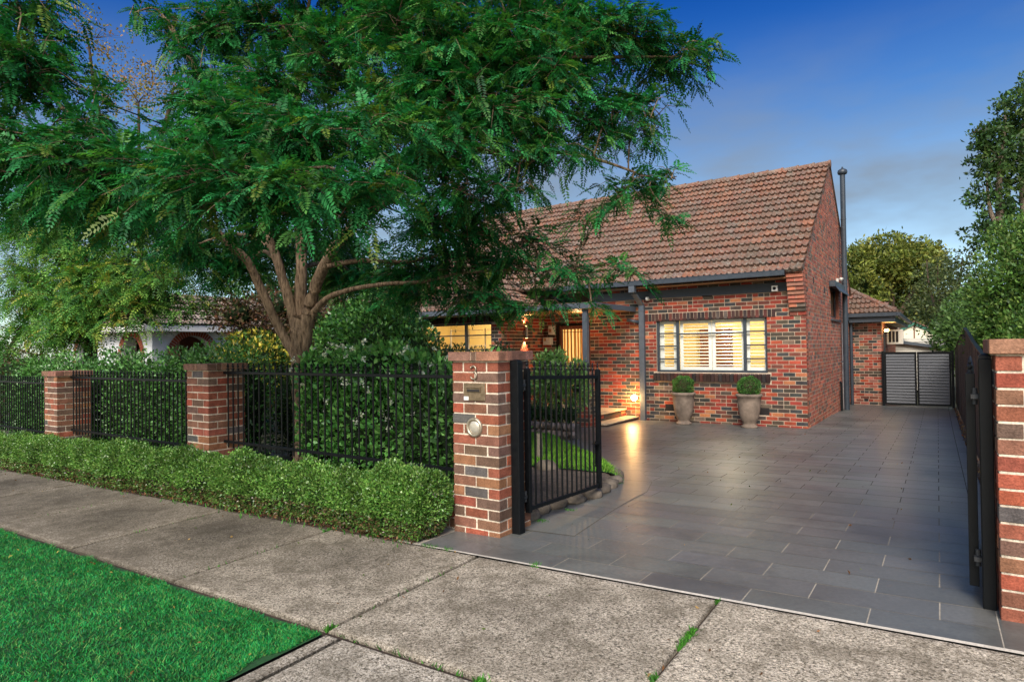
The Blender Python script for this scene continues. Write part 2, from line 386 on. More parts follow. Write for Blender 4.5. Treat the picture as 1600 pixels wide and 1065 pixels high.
def pier(name, xr, yf, zb, zt, label, W=.47):
    """square pier two bricks wide, right front corner at (xr, yf); zt = underside of the cap course"""
    t = thing(name, label, 'brick pillar', (xr-W/2, yf+W/2, zb), 'brick pillars of the front fence')
    mb = MB(); G = .086; h = .0735; x0, y0 = xr-W, yf; m = .005
    mb.box(x0+m, yf+m, zb-.1, xr-m, yf+W-m, zt, MORT)
    k = 0; z = zt-G
    while z+h > zb-.02:
        rows = []
        a, b = .110, .235+.115  # header depth
        if k % 2 == 0:  # headers at the corners of the front face
            rows += [(0, 0, .11, .23), (0, .24, .11, .47), (.36, 0, .47, .23), (.36, .24, .47, .47), (.12, 0, .35, .11), (.12, .36, .35, .47)]
        else:
            rows += [(0, 0, .23, .11), (.24, 0, .47, .11), (0, .36, .23, .47), (.24, .36, .47, .47), (0, .12, .11, .35), (.36, .12, .47, .35)]
        for u0, v0, u1, v1 in rows:
            j = lambda: random.uniform(-.0018, .0018)
            g_ = .0015; mb.box(x0+u0+j()+(g_ if u0 else 0), y0+v0+j()+(g_ if v0 else 0), z+j(), x0+u1+j()-(g_ if u1 < .46 else 0), y0+v1+j()-(g_ if v1 < .46 else 0), z+h+j(), jit(random.choice(PIER), .15, .06))
        z -= G; k += 1
    mb.build('brickwork', M['pier'], t, bevel=.0025)
    c = MB(); o = .027
    c.box(x0-o+.006, yf-o+.006, zt+.002, xr+o-.006, yf+W+o-.006, zt+.072, MORTH)
    S = W+2*o; e = .006
    for (u0, v0, u1, v1) in ((0,0,.235,.115),(.241,0,.29,.115),(.296,0,S,.115),(S-.115,.121,S,.18),(S-.115,.186,S,.41),(0,.121,.115,.3),(0,.306,.115,S),(.121,S-.115,.35,S),(.356,S-.115,S,S),(S-.115,.416,S,S-.121),(.121,.121,S-.121,.26),(.121,.266,S-.121,S-.121)):
        c.box(x0-o+u0, yf-o+v0, zt, x0-o+u1, yf-o+v1, zt+.076, jit((.22,.115,.08), .25, .1))
    c.build('cap', M['pier'], t, bevel=.003)
    return t
P_MAIN = pier('brick_pillar', 0, 0, -.01, 1.42, 'brick gate pillar with number 3, letterbox slot and round metal disc')
P_MID = pier('brick_pillar', -4.18, 0, -.12, 1.31, 'second brick fence pillar, behind the low hedge beside the tree trunk')
P_LEFT = pier('brick_pillar', -8.39, 0, -.24, 1.185, 'farthest brick fence pillar, under the pale green tree')
P_RIGHT = pier('brick_pillar', 3.655, -.047, .095, 1.456, 'large orange red brick gate pillar at the right edge of the photo')

# letterbox, number and round newspaper tube on the main pillar
mb = MB(); mb.box(-.345, -.012, 1.092, -.125, .02, 1.236); mb.build('letterbox_plate', M['bronze'], P_MAIN, bevel=.004)
lp = P_MAIN.children[-1]
mb = MB(); mb.box(-.305, -.022, 1.165, -.165, -.0125, 1.20); mb.tube([(-.305, -.022, 1.203), (-.165, -.022, 1.203)], .008, 8); mb.build('slot_flap', M['bronze'], lp, bevel=.002)
mb = MB(); mb.box(-.300, -.0232, 1.168, -.170, -.0222, 1.187); mb.build('slot_opening', M['vent'], lp)
mb = MB(); mb.box(-.340, -.0135, 1.096, -.292, -.0122, 1.126); mb.build('sticker', M['sticker'], lp)
pts = []
for a in np.linspace(150, -80, 14): pts.append((-.238+.026*math.cos(rad(a)), -.012, 1.352+.026*math.sin(rad(a))))
for a in np.linspace(80, -160, 16): pts.append((-.238+.031*math.cos(rad(a)), -.012, 1.302+.031*math.sin(rad(a))))
mb = MB(); mb.tube(pts, [.004]+[.0065]*(len(pts)-2)+[.004], 8); mb.lathe((-.264, -.012, 1.366), [(0,-.008),(.008,-.004),(.008,.004),(0,.008)], 8); mb.tube([(-.24,-.012,1.264),(-.24,-.012,1.272)], .004, 6)
mb.build('house_number', M['brass'], P_MAIN, smooth=True)
mb = MB(); mb.lathe((-.24, .002, .873), [(.082,0),(.082,.012),(.074,.022),(.062,.022),(.055,.012),(.055,.006)], 32, axis=(0,-1,0)); ring = mb.build('disc_surround', M['brass'], P_MAIN, smooth=True)
mb = MB(); mb.lathe((-.24, .002, .873), [(.0551,.006),(.050,.012),(.03,.016),(0,.017)], 32, axis=(0,-1,0)); mb.build('disc', M['disc'], ring, smooth=True)

# plinth walls under the fence panels
def plinth(x0, x1, label):
    t = thing('plinth_wall', label, 'low wall', ((x0+x1)/2, .18, gz((x0+x1)/2, .1)), 'brick plinths under the fence panels')
    mb = MB(); zt = gz(x0, .1)+.36 if x1 < -1 else .36+gz(x0, .1)
    zb = gz(x0, 0)-.1; mb.box(x0, .076, zb, x1, .294, zt, MORT); z = zt-.086; k = 0
    while z > zb-.05:
        x = x0-(.12 if k % 2 else 0)
        while x < x1:
            a, b = max(x, x0), min(x+.23, x1)
            if b-a > .02: mb.box(a, .07, z+.005, b, .3, z+.081+(.002 if k == 0 else 0), jit(random.choice(PIER), .15, .06))
            x += .24
        z -= .086; k += 1
    mb.build('brickwork', M['pier'], t, bevel=.0025)
plinth(-4.18+.001, -.471, 'low brick plinth between the numbered pillar and the second pillar')
plinth(-8.389, -4.651, 'low brick plinth between the second and the farthest pillar')
plinth(-12.6, -8.861, 'low brick plinth left of the farthest pillar')

# ------------------------------------------------------------------ steel fence and gates
PK = {}
def picket_mesh(h):
    key = round(h, 3)
    if key in PK: return PK[key]
    mb = MB(); r = .0095
    mb.lathe((0,0,0), [(0,0),(r,0),(r,h-.085),(r+.008,h-.085),(r+.008,h-.068),(r,h-.068),(.006,h-.058),(.014,h-.050),(.014,h-.036),(.006,h-.028),(.010,h-.018),(0,h)], 8)
    o = mb.build('picket', M['black'], None, smooth=False); me = o.data; bpy.data.objects.remove(o); PK[key] = me; return me
def fence_panel(x0, x1, zbot, ztop, label):
    y = .2; t = thing('steel_fence_panel', label, 'fence panel', ((x0+x1)/2, y, zbot), 'black steel fence panels between the pillars')
    mb = MB(); mb.box(x0, y-.0125, ztop-.135, x1, y+.0125, ztop-.105); mb.build('rail', M['black'], t, bevel=.002)
    mb = MB(); mb.box(x0, y-.0125, zbot+.055, x1, y+.0125, zbot+.085); mb.build('rail', M['black'], t, bevel=.002)
    n = int((x1-x0)/.1026); me = picket_mesh(ztop-zbot)
    for i in range(n):
        o = bpy.data.objects.new('picket', me); COLL.objects.link(o); o.parent = t
        o.location = (x0+.1+i*.1026-t.location.x, 0, 0); o.rotation_euler.z = random.uniform(0, .6)
fence_panel(-4.2, -.47, .385, 1.395, 'black steel picket fence panel in front of the white flowering bush')
fence_panel(-8.42, -4.65, .27, 1.28, 'black steel picket fence panel between the second and farthest pillars')
fence_panel(-12.6, -8.86, .16, 1.165, 'black steel picket fence panel left of the farthest pillar')

def gate_leaf(name, hinge, d, L, zb, zt, label, n=13, tilt=0):
    """leaf hung at hinge (x, y), running in direction d (x, y)"""
    t = thing(name, label, 'gate', (hinge[0], hinge[1], zb), 'black steel driveway gate leaves')
    d = Vector((d[0], d[1], 0)).normalized(); s = Vector((-d.y, d.x, 0)); H = Vector((hinge[0], hinge[1], 0))
    def bar(a0, a1, z0, z1, th, nm):
        mb = MB(); o = H+d*a0-s*th/2; mb.obox((o.x, o.y, z0+tilt*a0), d*(a1-a0)+Vector((0,0,tilt*(a1-a0))), s*th, (0,0,z1-z0)); return mb.build(nm, M['black'], t, bevel=.002)
    bar(0, .045, zb, zt-.075, .045, 'stile'); bar(L-.045, L, zb, zt-.075, .045, 'stile')
    bar(.046, L-.046, zt-.168, zt-.135, .03, 'rail'); bar(.046, L-.046, zb+.015, zb+.05, .03, 'rail')
    me = picket_mesh(zt-zb-.01)
    for i in range(n):
        p = H+d*(.045+(L-.09)*(i+1)/(n+1)) if True else H
        o = bpy.data.objects.new('picket', me); COLL.objects.link(o); o.parent = t; o.location = (p.x-t.location.x, p.y-t.location.y, .01+tilt*(p-H).length)
    for a in (.022, L-.022):
        p = H+d*a; mb = MB(); mb.lathe((p.x, p.y, zt-.075+tilt*a), [(.018,0),(.012,.008),(.007,.02),(.013,.03),(.013,.04),(.006,.05),(.01,.06),(0,.078)], 8); mb.build('finial', M['black'], t)
    return t, H, d, s
gl, H, d, s = gate_leaf('gate_leaf', (.035, .36), (-.012, 1), 1.42, .125, 1.422, 'black steel picket gate leaf standing open beside the numbered pillar', 13, -.042)
mb = MB(); p = H+d*1.30; mb.box(p.x-.012, p.y-.03, .53, p.x+.03, p.y+.05, .545); mb.tube([(p.x, p.y+.02, .3), (p.x, p.y+.02, .56)], .007, 6); mb.build('drop_bolt', M['black'], gl)
def hinge_parts(t, x, y, zs):
    for z in zs:
        mb = MB(); mb.tube([(x, y, z-.045), (x, y, z+.045)], .013, 10); mb.box(x-.02, y-.045, z-.012, x+.02, y, z+.012); mb.build('hinge', M['darksteel'], t)
hinge_parts(gl, .035, .33, (.27, 1.21))
gr, H2, d2, s2 = gate_leaf('gate_leaf', (3.086, .22), (.036, 1), 1.42, .16, 1.42, 'black steel gate leaf seen edge on beside the right hand pillar')
hinge_parts(gr, 3.105, .19, (.33, 1.22))
def gate_post(x, y, zb, zt, label, w=.045):
    t = thing('gate_post', label, 'post', (x, y, zb), 'black steel gate posts')
    mb = MB(); mb.box(x-w, y-w, zb-.05, x+w, y+w, zt); mb.build('post', M['black'], t, bevel=.004)
    mb = MB(); mb.lathe((x, y, zt+.0005), [(w*1.33,0),(w*1.29,.012),(w*.7,.024),(0,.028)], 4); o = mb.build('post_cap', M['black'], t)
gate_post(.047, .20, gz(0, .2), 1.40, 'square black steel post bolted to the numbered pillar', .040)
gate_post(3.148, .125, .09, 1.43, 'square black steel post bolted to the right hand pillar', .03)

# rear boundary paling fence with a swooping top
def paling_fence():
    t = thing('paling_fence', 'tall black timber paling fence with a swooping top along the driveway', 'fence', (3.38, 9, gz(3.38, 9)))
    prof = [(.5,1.33),(3.5,1.32),(5.3,1.36),(7.5,1.50),(9.2,1.66),(10.84,1.78),(10.9,1.775),(12,1.70),(13.85,1.60),(15.5,1.49),(17.5,1.36),(19.5,1.28)]
    ys_, zs_ = zip(*prof); mb = MB(); y = .5
    while y < 19.4:
        z1 = float(np.interp(y+.05, ys_, zs_))+random.uniform(-.006, .006); z0 = gz(3.38, y)+.04
        c = jit((.012, .014, .016), .35, .05); dx = random.uniform(0, .006)
        mb.box(3.375+dx, y+.003, z0, 3.393+dx, y+.099, z1, c); y += .102
    m = col_mat('black_paling', .55, .4, 3, 60, .3, .003, .4); mb.build('paling', m, t)
    mb = MB(); mb.box(3.369, .5, gz(3.38, 8)-.4, 3.40, 19.4, gz(3.38, 8)-.2)
    pts = [(3.385, y, float(np.interp(y, ys_, zs_))+.008) for y in np.arange(.5, 19.4, .3)]
    cb = MB()
    for a, b in zip(pts[:-1], pts[1:]): cb.obox((a[0]-.025, a[1], a[2]), (.05,0,0), (0, b[1]-a[1], b[2]-a[2]), (0,0,.018))
    cb.build('capping', M['black'], t)
paling_fence()
sheet('fence_bed_soil', 3.301, 3.6, .45, 18.5, -.006, M['soil'])

# ------------------------------------------------------------------ house
HO = thing('brick_house', 'red clinker brick house with steep terracotta tiled roof and lit front window', 'house', (-2, 12, -.25))
Y0 = 10.2; G = .086; H0 = -.193

def backing(mb, x0, x1, z0, z1, holes, y, th, c):
    """front facing wall slab of thickness th behind the plane y, with rectangular holes"""
    xs = sorted({x0, x1, *[h[0] for h in holes], *[h[1] for h in holes]}); zs = sorted({z0, z1, *[h[2] for h in holes], *[h[3] for h in holes]})
    for i in range(len(xs)-1):
        for j in range(len(zs)-1):
            cx, cz = (xs[i]+xs[i+1])/2, (zs[j]+zs[j+1])/2
            if any(h[0] < cx < h[1] and h[2] < cz < h[3] for h in holes): continue
            mb.box(xs[i], y, zs[j], xs[i+1], y+th, zs[j+1], c)
def courses(mb, o, ud, nd_, u0, u1, z0, z1, holes, pal, lim=None, L=.24, off0=0, proud=.007, zbase=H0, sk=None):
    """brick faces on a vertical plane: o + u*ud + z, sticking out along nd_"""
    o, ud, nv = Vector(o), Vector(ud), Vector(nd_)
    k0 = math.floor((z0-zbase)/G)
    for k in range(k0, math.ceil((z1-zbase)/G)):
        za, zb = zbase+k*G+.007, zbase+(k+1)*G-.007
        za, zb = max(za, z0), min(zb, z1)
        if zb-za < .012: continue
        u = u0-(L/2 if k % 2 else 0)+off0; u -= L*math.ceil((u-u0)/L) if u > u0 else 0
        row0 = u
        while u < u1:
            segs = [(u+.006, u+L-.006)]
            if random.random() < .12: segs = [(u+.006, u+L/2-.006), (u+L/2+.006, u+L-.006)]
            for a, b in segs:
                a, b = max(a, u0), min(b, u1)
                if lim:
                    lo, hi = lim((za+zb)/2); a, b = max(a, lo), min(b, hi)
                parts = [(a, b)]
                for h in holes:
                    if h[2] < (za+zb)/2 < h[3]:
                        np_ = []
                        for a2, b2 in parts:
                            if b2 <= h[0] or a2 >= h[1]: np_.append((a2, b2))
                            else:
                                if a2 < h[0]: np_.append((a2, h[0]))
                                if b2 > h[1]: np_.append((h[1], b2))
                        parts = np_
                for a2, b2 in parts:
                    if b2-a2 < .02: continue
                    pr = proud+random.uniform(-.002, .002)
                    c = jit(random.choice(pal), .18, .07); p = o+ud*a2+Vector((0,0,za))
                    q0, q1, q2, q3 = p, o+ud*b2+Vector((0,0,za)), o+ud*b2+Vector((0,0,zb)), o+ud*a2+Vector((0,0,zb)); f = nv*pr
                    mb.poly([q0+f, q1+f, q2+f, q3+f], c)
                    for A, B in ((q0,q1),(q1,q2),(q2,q3),(q3,q0)): mb.poly([A, B, B+f, A+f], c)
            u += L

WIN = (-2.60, -.10, .91, 2.157)
# front wall
mb = MB(); hol = [WIN]
backing(mb, -4.35, .672, -.45, 3.2, hol, Y0, .24, MORTH)
vent_holes = [(-2.40,-2.18,0,.155),(-.30,-.08,0,.155),(-1.49,-1.26,2.605,2.76)]
cut = [WIN, (-2.96, .075, 2.11, 2.295), (-2.66, -.04, .70, .91)] + vent_holes
courses(mb, (0, Y0, 0), (1,0,0), (0,-1,0), -4.35, .679, -.36, 3.1, cut, HOUSE)
courses(mb, (-4.35, 0, 0), (0,-1,0), (-1,0,0), -Y0-.24, -Y0, -.36, 2.4, [], HOUSE)
wall = mb.build('wall', M['brick'], HO)
# soldier course and sill
mb = MB(); x = -2.955
while x < .06:
    mb.box(x, Y0-.014, 2.116, x+.074, Y0+.05, 2.290, jit(random.choice(DARK+[(.12,.09,.08)]), .3)); x += .0845
mb.build('soldier_course', M['brick'], HO, bevel=.003)
mb = MB(); x = -2.655
while x < -.06:
    mb.obox((x, Y0-.07, .70), (.074,0,0), (0,.2,.05), (0,-.03,.165), jit(random.choice(DARK), .3)); x += .0845
mb.build('brick_sill', M['brick'], HO, bevel=.003)
for vh in vent_holes:
    mb = MB(); xa, xb, za, zb = vh; mb.box(xa, Y0-.003, za, xb, Y0+.02, zb)
    for k in range(5):
        zz = za+.014+k*(zb-za-.02)/5; mb.box(xa+.012, Y0-.009, zz, xb-.012, Y0-.0035, zz+.01)
    mb.build('wall_vent', M['vent'], HO)
# gable wall facing the drive
RIDGE_Y, RIDGE_Z, EAVE_Y, EAVE_Z = 14.16, 6.23, 9.80, 3.03
SL = (RIDGE_Z-EAVE_Z)/(RIDGE_Y-EAVE_Y)
def roof_z(y): return RIDGE_Z-SL*abs(y-RIDGE_Y)
def gable_lim(z):
    if z < 3.0: return (Y0-.007+max(0, 0), 18.12)
    d = (RIDGE_Z-.06-z)/SL; return (max(RIDGE_Y-d, EAVE_Y+.08), min(RIDGE_Y+d, 18.12))
X1 = .672
mb = MB()
pg = [(Y0+.001, -.6), (18.12, -.6), (18.12, roof_z(18.12)-.05), (RIDGE_Y, RIDGE_Z-.05), (Y0+.001, roof_z(Y0)-.05)]
WS = (13.95, 15.6, 2.2, 3.02)
def clip_col(ya, yb):
    za, zb = roof_z(ya)-.05, roof_z(yb)-.05
    if ya < RIDGE_Y < yb: raise ValueError
    if WS[0]-1e-6 <= ya and yb <= WS[1]+1e-6:
        mb.poly([(X1, ya, -.6), (X1, yb, -.6), (X1, yb, WS[2]), (X1, ya, WS[2])], MORTH); mb.poly([(X1, ya, WS[3]), (X1, yb, WS[3]), (X1, yb, zb), (X1, ya, za)], MORTH)
    else: mb.poly([(X1, ya, -.6), (X1, yb, -.6), (X1, yb, zb), (X1, ya, za)], MORTH)
cols = [Y0+.001, WS[0], RIDGE_Y, WS[1], 18.12]
for a, b in zip(cols[:-1], cols[1:]): clip_col(a, b)
for (ya, yb, z0_, z1_) in ((WS[0], WS[0]-.0, 0, 0),): pass
mb.poly([(X1, WS[0], WS[2]), (X1-.12, WS[0], WS[2]), (X1-.12, WS[0], WS[3]), (X1, WS[0], WS[3])], (.25,.09,.06)); mb.poly([(X1, WS[1], WS[2]), (X1, WS[1], WS[3]), (X1-.12, WS[1], WS[3]), (X1-.12, WS[1], WS[2])], (.25,.09,.06))
mb.poly([(X1, WS[0], WS[2]), (X1, WS[1], WS[2]), (X1-.12, WS[1], WS[2]), (X1-.12, WS[0], WS[2])], (.2,.08,.06))
courses(mb, (X1, 0, 0), (0,1,0), (1,0,0), Y0-.3, 18.12, -.56, 6.3, [WS, (11.18,11.34,2.86,3.02), (12.84,13.0,2.76,2.92)], SIDE, lim=gable_lim, off0=.06, proud=.003)
mb.build('gable_wall', M['brick'], HO)
for y_, z_ in ((11.26, 2.94), (12.92, 2.84)):
    mb = MB(); mb.box(X1-.02, y_-.07, z_-.075, X1+.004, y_+.07, z_+.075); mb.build('wall_vent', M['vent'], HO)
# corbelled corner that carries the gutter end
mb = MB()
for i, k in enumerate(range(27, 38)):
    za = H0+k*G; f = .012+.036*i; c = lambda: jit(random.choice(SIDE if i > 1 else HOUSE), .2)
    yb_ = Y0-.0095; mb.box(.372, Y0-f-.012, za+.004, .676, yb_, za+G-.004, MORTH)
    if i % 2: mb.box(.365, Y0-f-.02, za+.004, .681, yb_+.001, za+G-.005, c())
    else:
        mb.box(.365, Y0-f-.02, za+.004, .515, yb_+.001, za+G-.005, c()); mb.box(.525, Y0-f-.02, za+.004, .681, yb_+.001, za+G-.005, c())
mb.build('corner_corbel', M['brick'], HO)

# roof tiles
def tile_col():
    r = random.random()
    if r < .6: c = (.20, .100, .070)
    elif r < .74: c = (.25, .112, .070)
    elif r < .92: c = (.165, .102, .078)
    else: c = (.18, .13, .105)
    return jit(c, .16, .05)
def tile_grey(): return jit(random.choice([(.24,.17,.15),(.20,.155,.14),(.27,.18,.15)]), .2, .05)
PROF = [(0,.034),(.05,.038),(.12,.014),(.19,.0),(.38,.0),(.45,.018),(.50,.034),(.55,.034),(.62,.012),(.69,.0),(.88,.0),(.95,.018),(1.0,.034)]
def tiles(mb, o, u, s, nrm, W, L, keep=None, tw=.25, gauge=.325, colf=None):
    """tile field: eave start o, along eave u, up the slope s, normal nrm"""
    o, u, s, nv = Vector(o), Vector(u).normalized(), Vector(s).normalized(), Vector(nrm).normalized()
    nu, nrows = math.ceil(W/tw), math.ceil(L/gauge)
    for r in range(nrows):
        v0 = r*gauge; v1 = min(v0+gauge, L)
        for c in range(nu):
            a = c*tw; b = min(a+tw, W)
            if keep and not keep((a+b)/2, (v0+v1)/2): continue
            col = (colf or tile_col)(); j = random.uniform(-.003, .004); tl = random.uniform(-.004, .004)
            base = len(mb.v)
            for (f, h) in PROF:
                uu = a+(b-a)*f
                for v, lift in ((v0-.03+tl, -.012), (v0-.04+tl, .066), (v0+.06, .052), (v1+.012, .0)):
                    p = o+u*uu+s*v+nv*((h if lift > -.01 else h*.4)+lift+j); mb.v.append(tuple(p))
            for i in range(len(PROF)-1):
                for k in range(3):
                    q = base+i*4+k; mb.f.append([q, q+4, q+5, q+1]); mb.c.append(col if k else tuple(x*.35 for x in col))  # lip face coloured darker: the shadow line of each course is painted in
XL, XR = -10.3, .71
mb = MB(); sv = Vector((0, RIDGE_Y-EAVE_Y, RIDGE_Z-EAVE_Z)); nv = Vector((0, -sv.z, sv.y))
tiles(mb, (XL, EAVE_Y, EAVE_Z), (1,0,0), sv, nv, XR-XL, sv.length)
sb = Vector((0, -sv.y, sv.z)); nb = Vector((0, sv.z, sv.y))
yb = 2*RIDGE_Y-EAVE_Y
mb.poly([(XR, yb, EAVE_Z), (XL, yb, EAVE_Z), (XL, RIDGE_Y, RIDGE_Z), (XR, RIDGE_Y, RIDGE_Z)], (.2, .1, .07))
mb.poly([(XL, EAVE_Y+.02, EAVE_Z-.02), (XR-.03, EAVE_Y+.02, EAVE_Z-.02), (XR-.03, RIDGE_Y, RIDGE_Z-.03), (XL, RIDGE_Y, RIDGE_Z-.03)], (.05, .04, .035))
roof = mb.build('roof', M['tile'], HO)
mb = MB(); x = XR+.01
while x > XL:
    mb.tube([(x, RIDGE_Y, RIDGE_Z-.01), (x-.40, RIDGE_Y, RIDGE_Z-.018)], [.098, .088], 12, tile_col()); mb.tube([(x, RIDGE_Y, RIDGE_Z-.009), (x-.05, RIDGE_Y, RIDGE_Z-.009)], .106, 12, tile_col()); x -= .385
mb.build('ridge_cap', M['tile'], roof)
mb = MB()   # cement verge along the gable
for (ya, za, yc, zc) in ((EAVE_Y+.02, EAVE_Z, RIDGE_Y, RIDGE_Z), (RIDGE_Y, RIDGE_Z, yb-.1, EAVE_Z+.07)):
    mb.obox((X1-.03, ya, za-.05), (.045,0,0), (0, yc-ya, zc-za), (0,0,.055), (.17,.13,.10))
mb.build('verge', M['tile'], roof)
# gutter, eave board
mb = MB(); mb.box(-5.0, EAVE_Y-.12, EAVE_Z-.085, .36, EAVE_Y-.01, EAVE_Z-.078); mb.box(-5.0, EAVE_Y-.12, EAVE_Z-.078, .36, EAVE_Y-.112, EAVE_Z+.02); mb.box(.352, EAVE_Y-.112, EAVE_Z-.078, .36, EAVE_Y-.01, EAVE_Z+.02); mb.tube([(-5.0, EAVE_Y-.118, EAVE_Z+.02), (.36, EAVE_Y-.118, EAVE_Z+.02)], .009, 8)
mb.build('gutter', M['char'], HO, bevel=.002)
mb = MB(); mb.box(-4.35, Y0-.034, 2.655, .36, Y0-.009, 2.845); mb.build('eave_board', M['char'], HO, bevel=.003)
mb = MB(); mb.box(-5, EAVE_Y-.01, EAVE_Z-.13, .36, Y0-.035, EAVE_Z-.118); mb.build('soffit', M['lintimber'], HO)
# front window: steel frame, plantation shutters behind, lit room
def framed_window(x0, x1, z0, z1, y, muls, bars_full, bars_side, name='window'):
    mb = MB(); w = .05; d = .07
    mb.box(x0, y, z0, x1, y+d, z0+w); mb.box(x0, y, z1-w, x1, y+d, z1); mb.box(x0, y+.001, z0+w, x0+w, y+d-.001, z1-w); mb.box(x1-w, y+.001, z0+w, x1, y+d-.001, z1-w)
    for m_ in muls: mb.box(m_-.03, y+.002, z0+w, m_+.03, y+d-.002, z1-w)
    for (a, b, z) in bars_full+bars_side: mb.box(a, y+.012, z-.016, b, y+d-.02, z+.016)
    return mb.build(name, M['char'], HO, bevel=.002)
yw = Y0+.045
W1 = framed_window(*WIN, yw, (-2.10, -.58), [(-2.07, -.61, 1.80)], [(-2.55, -2.13, z) for z in (1.22, 1.52, 1.82)]+[(-.55, -.15, z) for z in (1.22, 1.52, 1.82)])
for (a, b) in ((-2.55, -2.13), (-2.07, -.61), (-.55, -.15)):
    mb = MB(); mb.poly([(a, yw+.03, .96), (b, yw+.03, .96), (b, yw+.03, 2.107), (a, yw+.03, 2.107)]); mb.build('pane', M['glass'], W1)
def shutter(x0, x1, z0, z1, y, sl=.062, st=.075, tilt=14):
    mb = MB(); t = .03; rt = .10
    mb.box(x0, y, z0, x0+st, y+t, z1); mb.box(x1-st, y, z0, x1, y+t, z1); mb.box(x0+st, y+.001, z0, x1-st, y+t-.001, z0+rt); mb.box(x0+st, y+.001, z1-rt, x1-st, y+t-.001, z1)
    n = int((z1-z0-2*rt)/.074); c, s_ = math.cos(rad(tilt)), math.sin(rad(tilt))
    for i in range(n):
        zc = z0+rt+.04+i*(z1-z0-2*rt-.03)/n
        mb.obox((x0+st, y+.015-sl/2*c, zc-sl/2*s_), (x1-x0-2*st,0,0), (0, sl*c, sl*s_), (0,-.009*s_, .009*c))
    return mb.build('shutter', M['white'], W1, bevel=.0015)
ys_ = yw+.11
shutter(-2.58, -2.11, .93, 2.14, ys_, st=.12); shutter(-2.075, -1.335, .93, 2.14, ys_); shutter(-1.325, -.60, .93, 2.14, ys_); shutter(-.57, -.12, .93, 2.14, ys_, st=.075)
# interior of the front room
mb = MB(); ra, rb, r0, r1, rc0, rc1 = -3.3, .35, Y0+.25, 13.6, .05, 2.75
mb.poly([(ra, r1, rc0), (rb, r1, rc0), (rb, r1, rc1), (ra, r1, rc1)]); mb.poly([(ra, r0, rc0), (ra, r1, rc0), (ra, r1, rc1), (ra, r0, rc1)]); mb.poly([(rb, r0, rc0), (rb, r0, rc1), (rb, r1, rc1), (rb, r1, rc0)])
mb.poly([(ra, r0, rc1), (ra, r1, rc1), (rb, r1, rc1), (rb, r0, rc1)]); mb.poly([(ra, r0, rc0), (rb, r0, rc0), (rb, r1, rc0), (ra, r1, rc0)])
mb.build('room_shell', M['roomwall'], HO)
mb = MB(); mb.box(-2.55, 13.35, .06, -1.72, 13.59, 2.0); mb.box(-2.45, 13.33, .9, -1.82, 13.349, 1.9); mb.build('bookcase', M['wood'], HO)
# downpipe at the porch corner
mb = MB(); mb.box(-2.995, Y0-.115, -.25, -2.865, Y0-.02, 2.50); mb.obox((-2.995, Y0-.115, 2.50), (.13,0,0), (0,.095,0), (-.06,-.28,.26)); mb.box(-3.06, 9.66, 2.79, -2.92, 9.80, 2.94); mb.box(-3.002, Y0-.122, 2.36, -2.858, Y0-.019, 2.385)
mb.build('downpipe', M['charlight'], HO, bevel=.004)
mb = MB(); mb.tube([(-3.27, 10.02, 2.17), (-2.995, 10.12, 2.10)], .045, 10); mb.build('canopy_drain', M['char'], HO, smooth=True)
# gable window with metal awning, flue and pipes
mb = MB(); xw = X1-.10
mb.box(xw-.03, WS[0], WS[2], xw+.02, WS[1], WS[2]+.06); mb.box(xw-.03, WS[0], WS[3]-.06, xw+.02, WS[1], WS[3]); mb.box(xw-.029, WS[0], WS[2]+.06, xw+.019, WS[0]+.06, WS[3]-.06); mb.box(xw-.029, WS[1]-.06, WS[2]+.06, xw+.019, WS[1], WS[3]-.06)
W2 = mb.build('window', M['char'], HO)
mb = MB(); mb.poly([(xw, WS[0]+.05, WS[2]+.05), (xw, WS[1]-.05, WS[2]+.05), (xw, WS[1]-.05, WS[3]-.05), (xw, WS[0]+.05, WS[3]-.05)]); mb.build('pane', M['glass'], W2)
mb = MB(); mb.poly([(xw-.04, WS[0], WS[2]), (xw-.04, WS[1], WS[2]), (xw-.04, WS[1], WS[3]), (xw-.04, WS[0], WS[3])]); mb.build('blind', M['lintimber'], W2)
mb = MB(); mb.box(X1+.008, 13.7, 2.98, X1+.15, 15.85, 3.13); mb.obox((X1+.151, 13.7, 2.98), (.09,0,-.13), (0,2.15,0), (0,0,.03)); mb.build('awning', M['char'], HO, bevel=.006)
mb = MB(); mb.obox((X1+.0, WS[0]-.03, WS[2]-.07), (.05,0,-.01), (0,1.71,0), (0,0,.05)); mb.build('sill', M['char'], HO)
fx, fy = X1+.14, 15.75
mb = MB(); mb.tube([(fx, fy, -.42), (fx, fy, 6.28)], .068, 16); [mb.tube([(fx, fy, z), (fx, fy, z+.03)], .074, 16) for z in (1.4, 3.2, 5.0)]; mb.build('flue', M['char'], HO, smooth=False)
fl = HO.children[-1]
mb = MB(); mb.lathe((fx, fy, 6.27), [(.07,0),(.115,.02),(.13,.07),(.115,.13),(.07,.16),(.03,.17),(.02,.22),(0,.23)], 16); mb.build('flue_cowl', M['char'], fl, smooth=True)
for z in (3.9, 1.0):
    mb = MB(); mb.box(X1+.007, fy-.02, z, fx-.06, fy+.02, z+.03); mb.build('flue_bracket', M['char'], fl)
mb = MB(); mb.tube([(X1+.06, 15.30, -.42), (X1+.06, 15.30, .42)], .028, 10); mb.tube([(X1+.06, 15.3, .42), (X1+.03, 15.33, .47)], .028, 10); mb.lathe((X1+.10, 15.3, -.41), [(.14,-.02),(.14,.05),(.11,.07),(0,.07)], 14); mb.build('drain_pipe', M['black'], HO)
mb = MB(); mb.tube([(X1+.03, 15.98, -.4), (X1+.03, 15.98, 2.1)], .014, 6); mb.build('conduit', M['white'], HO)
mb = MB(); mb.tube([(X1+.06, 17.9, -.4), (X1+.06, 17.9, 2.5)], .045, 10); mb.build('downpipe', M['char'], HO)
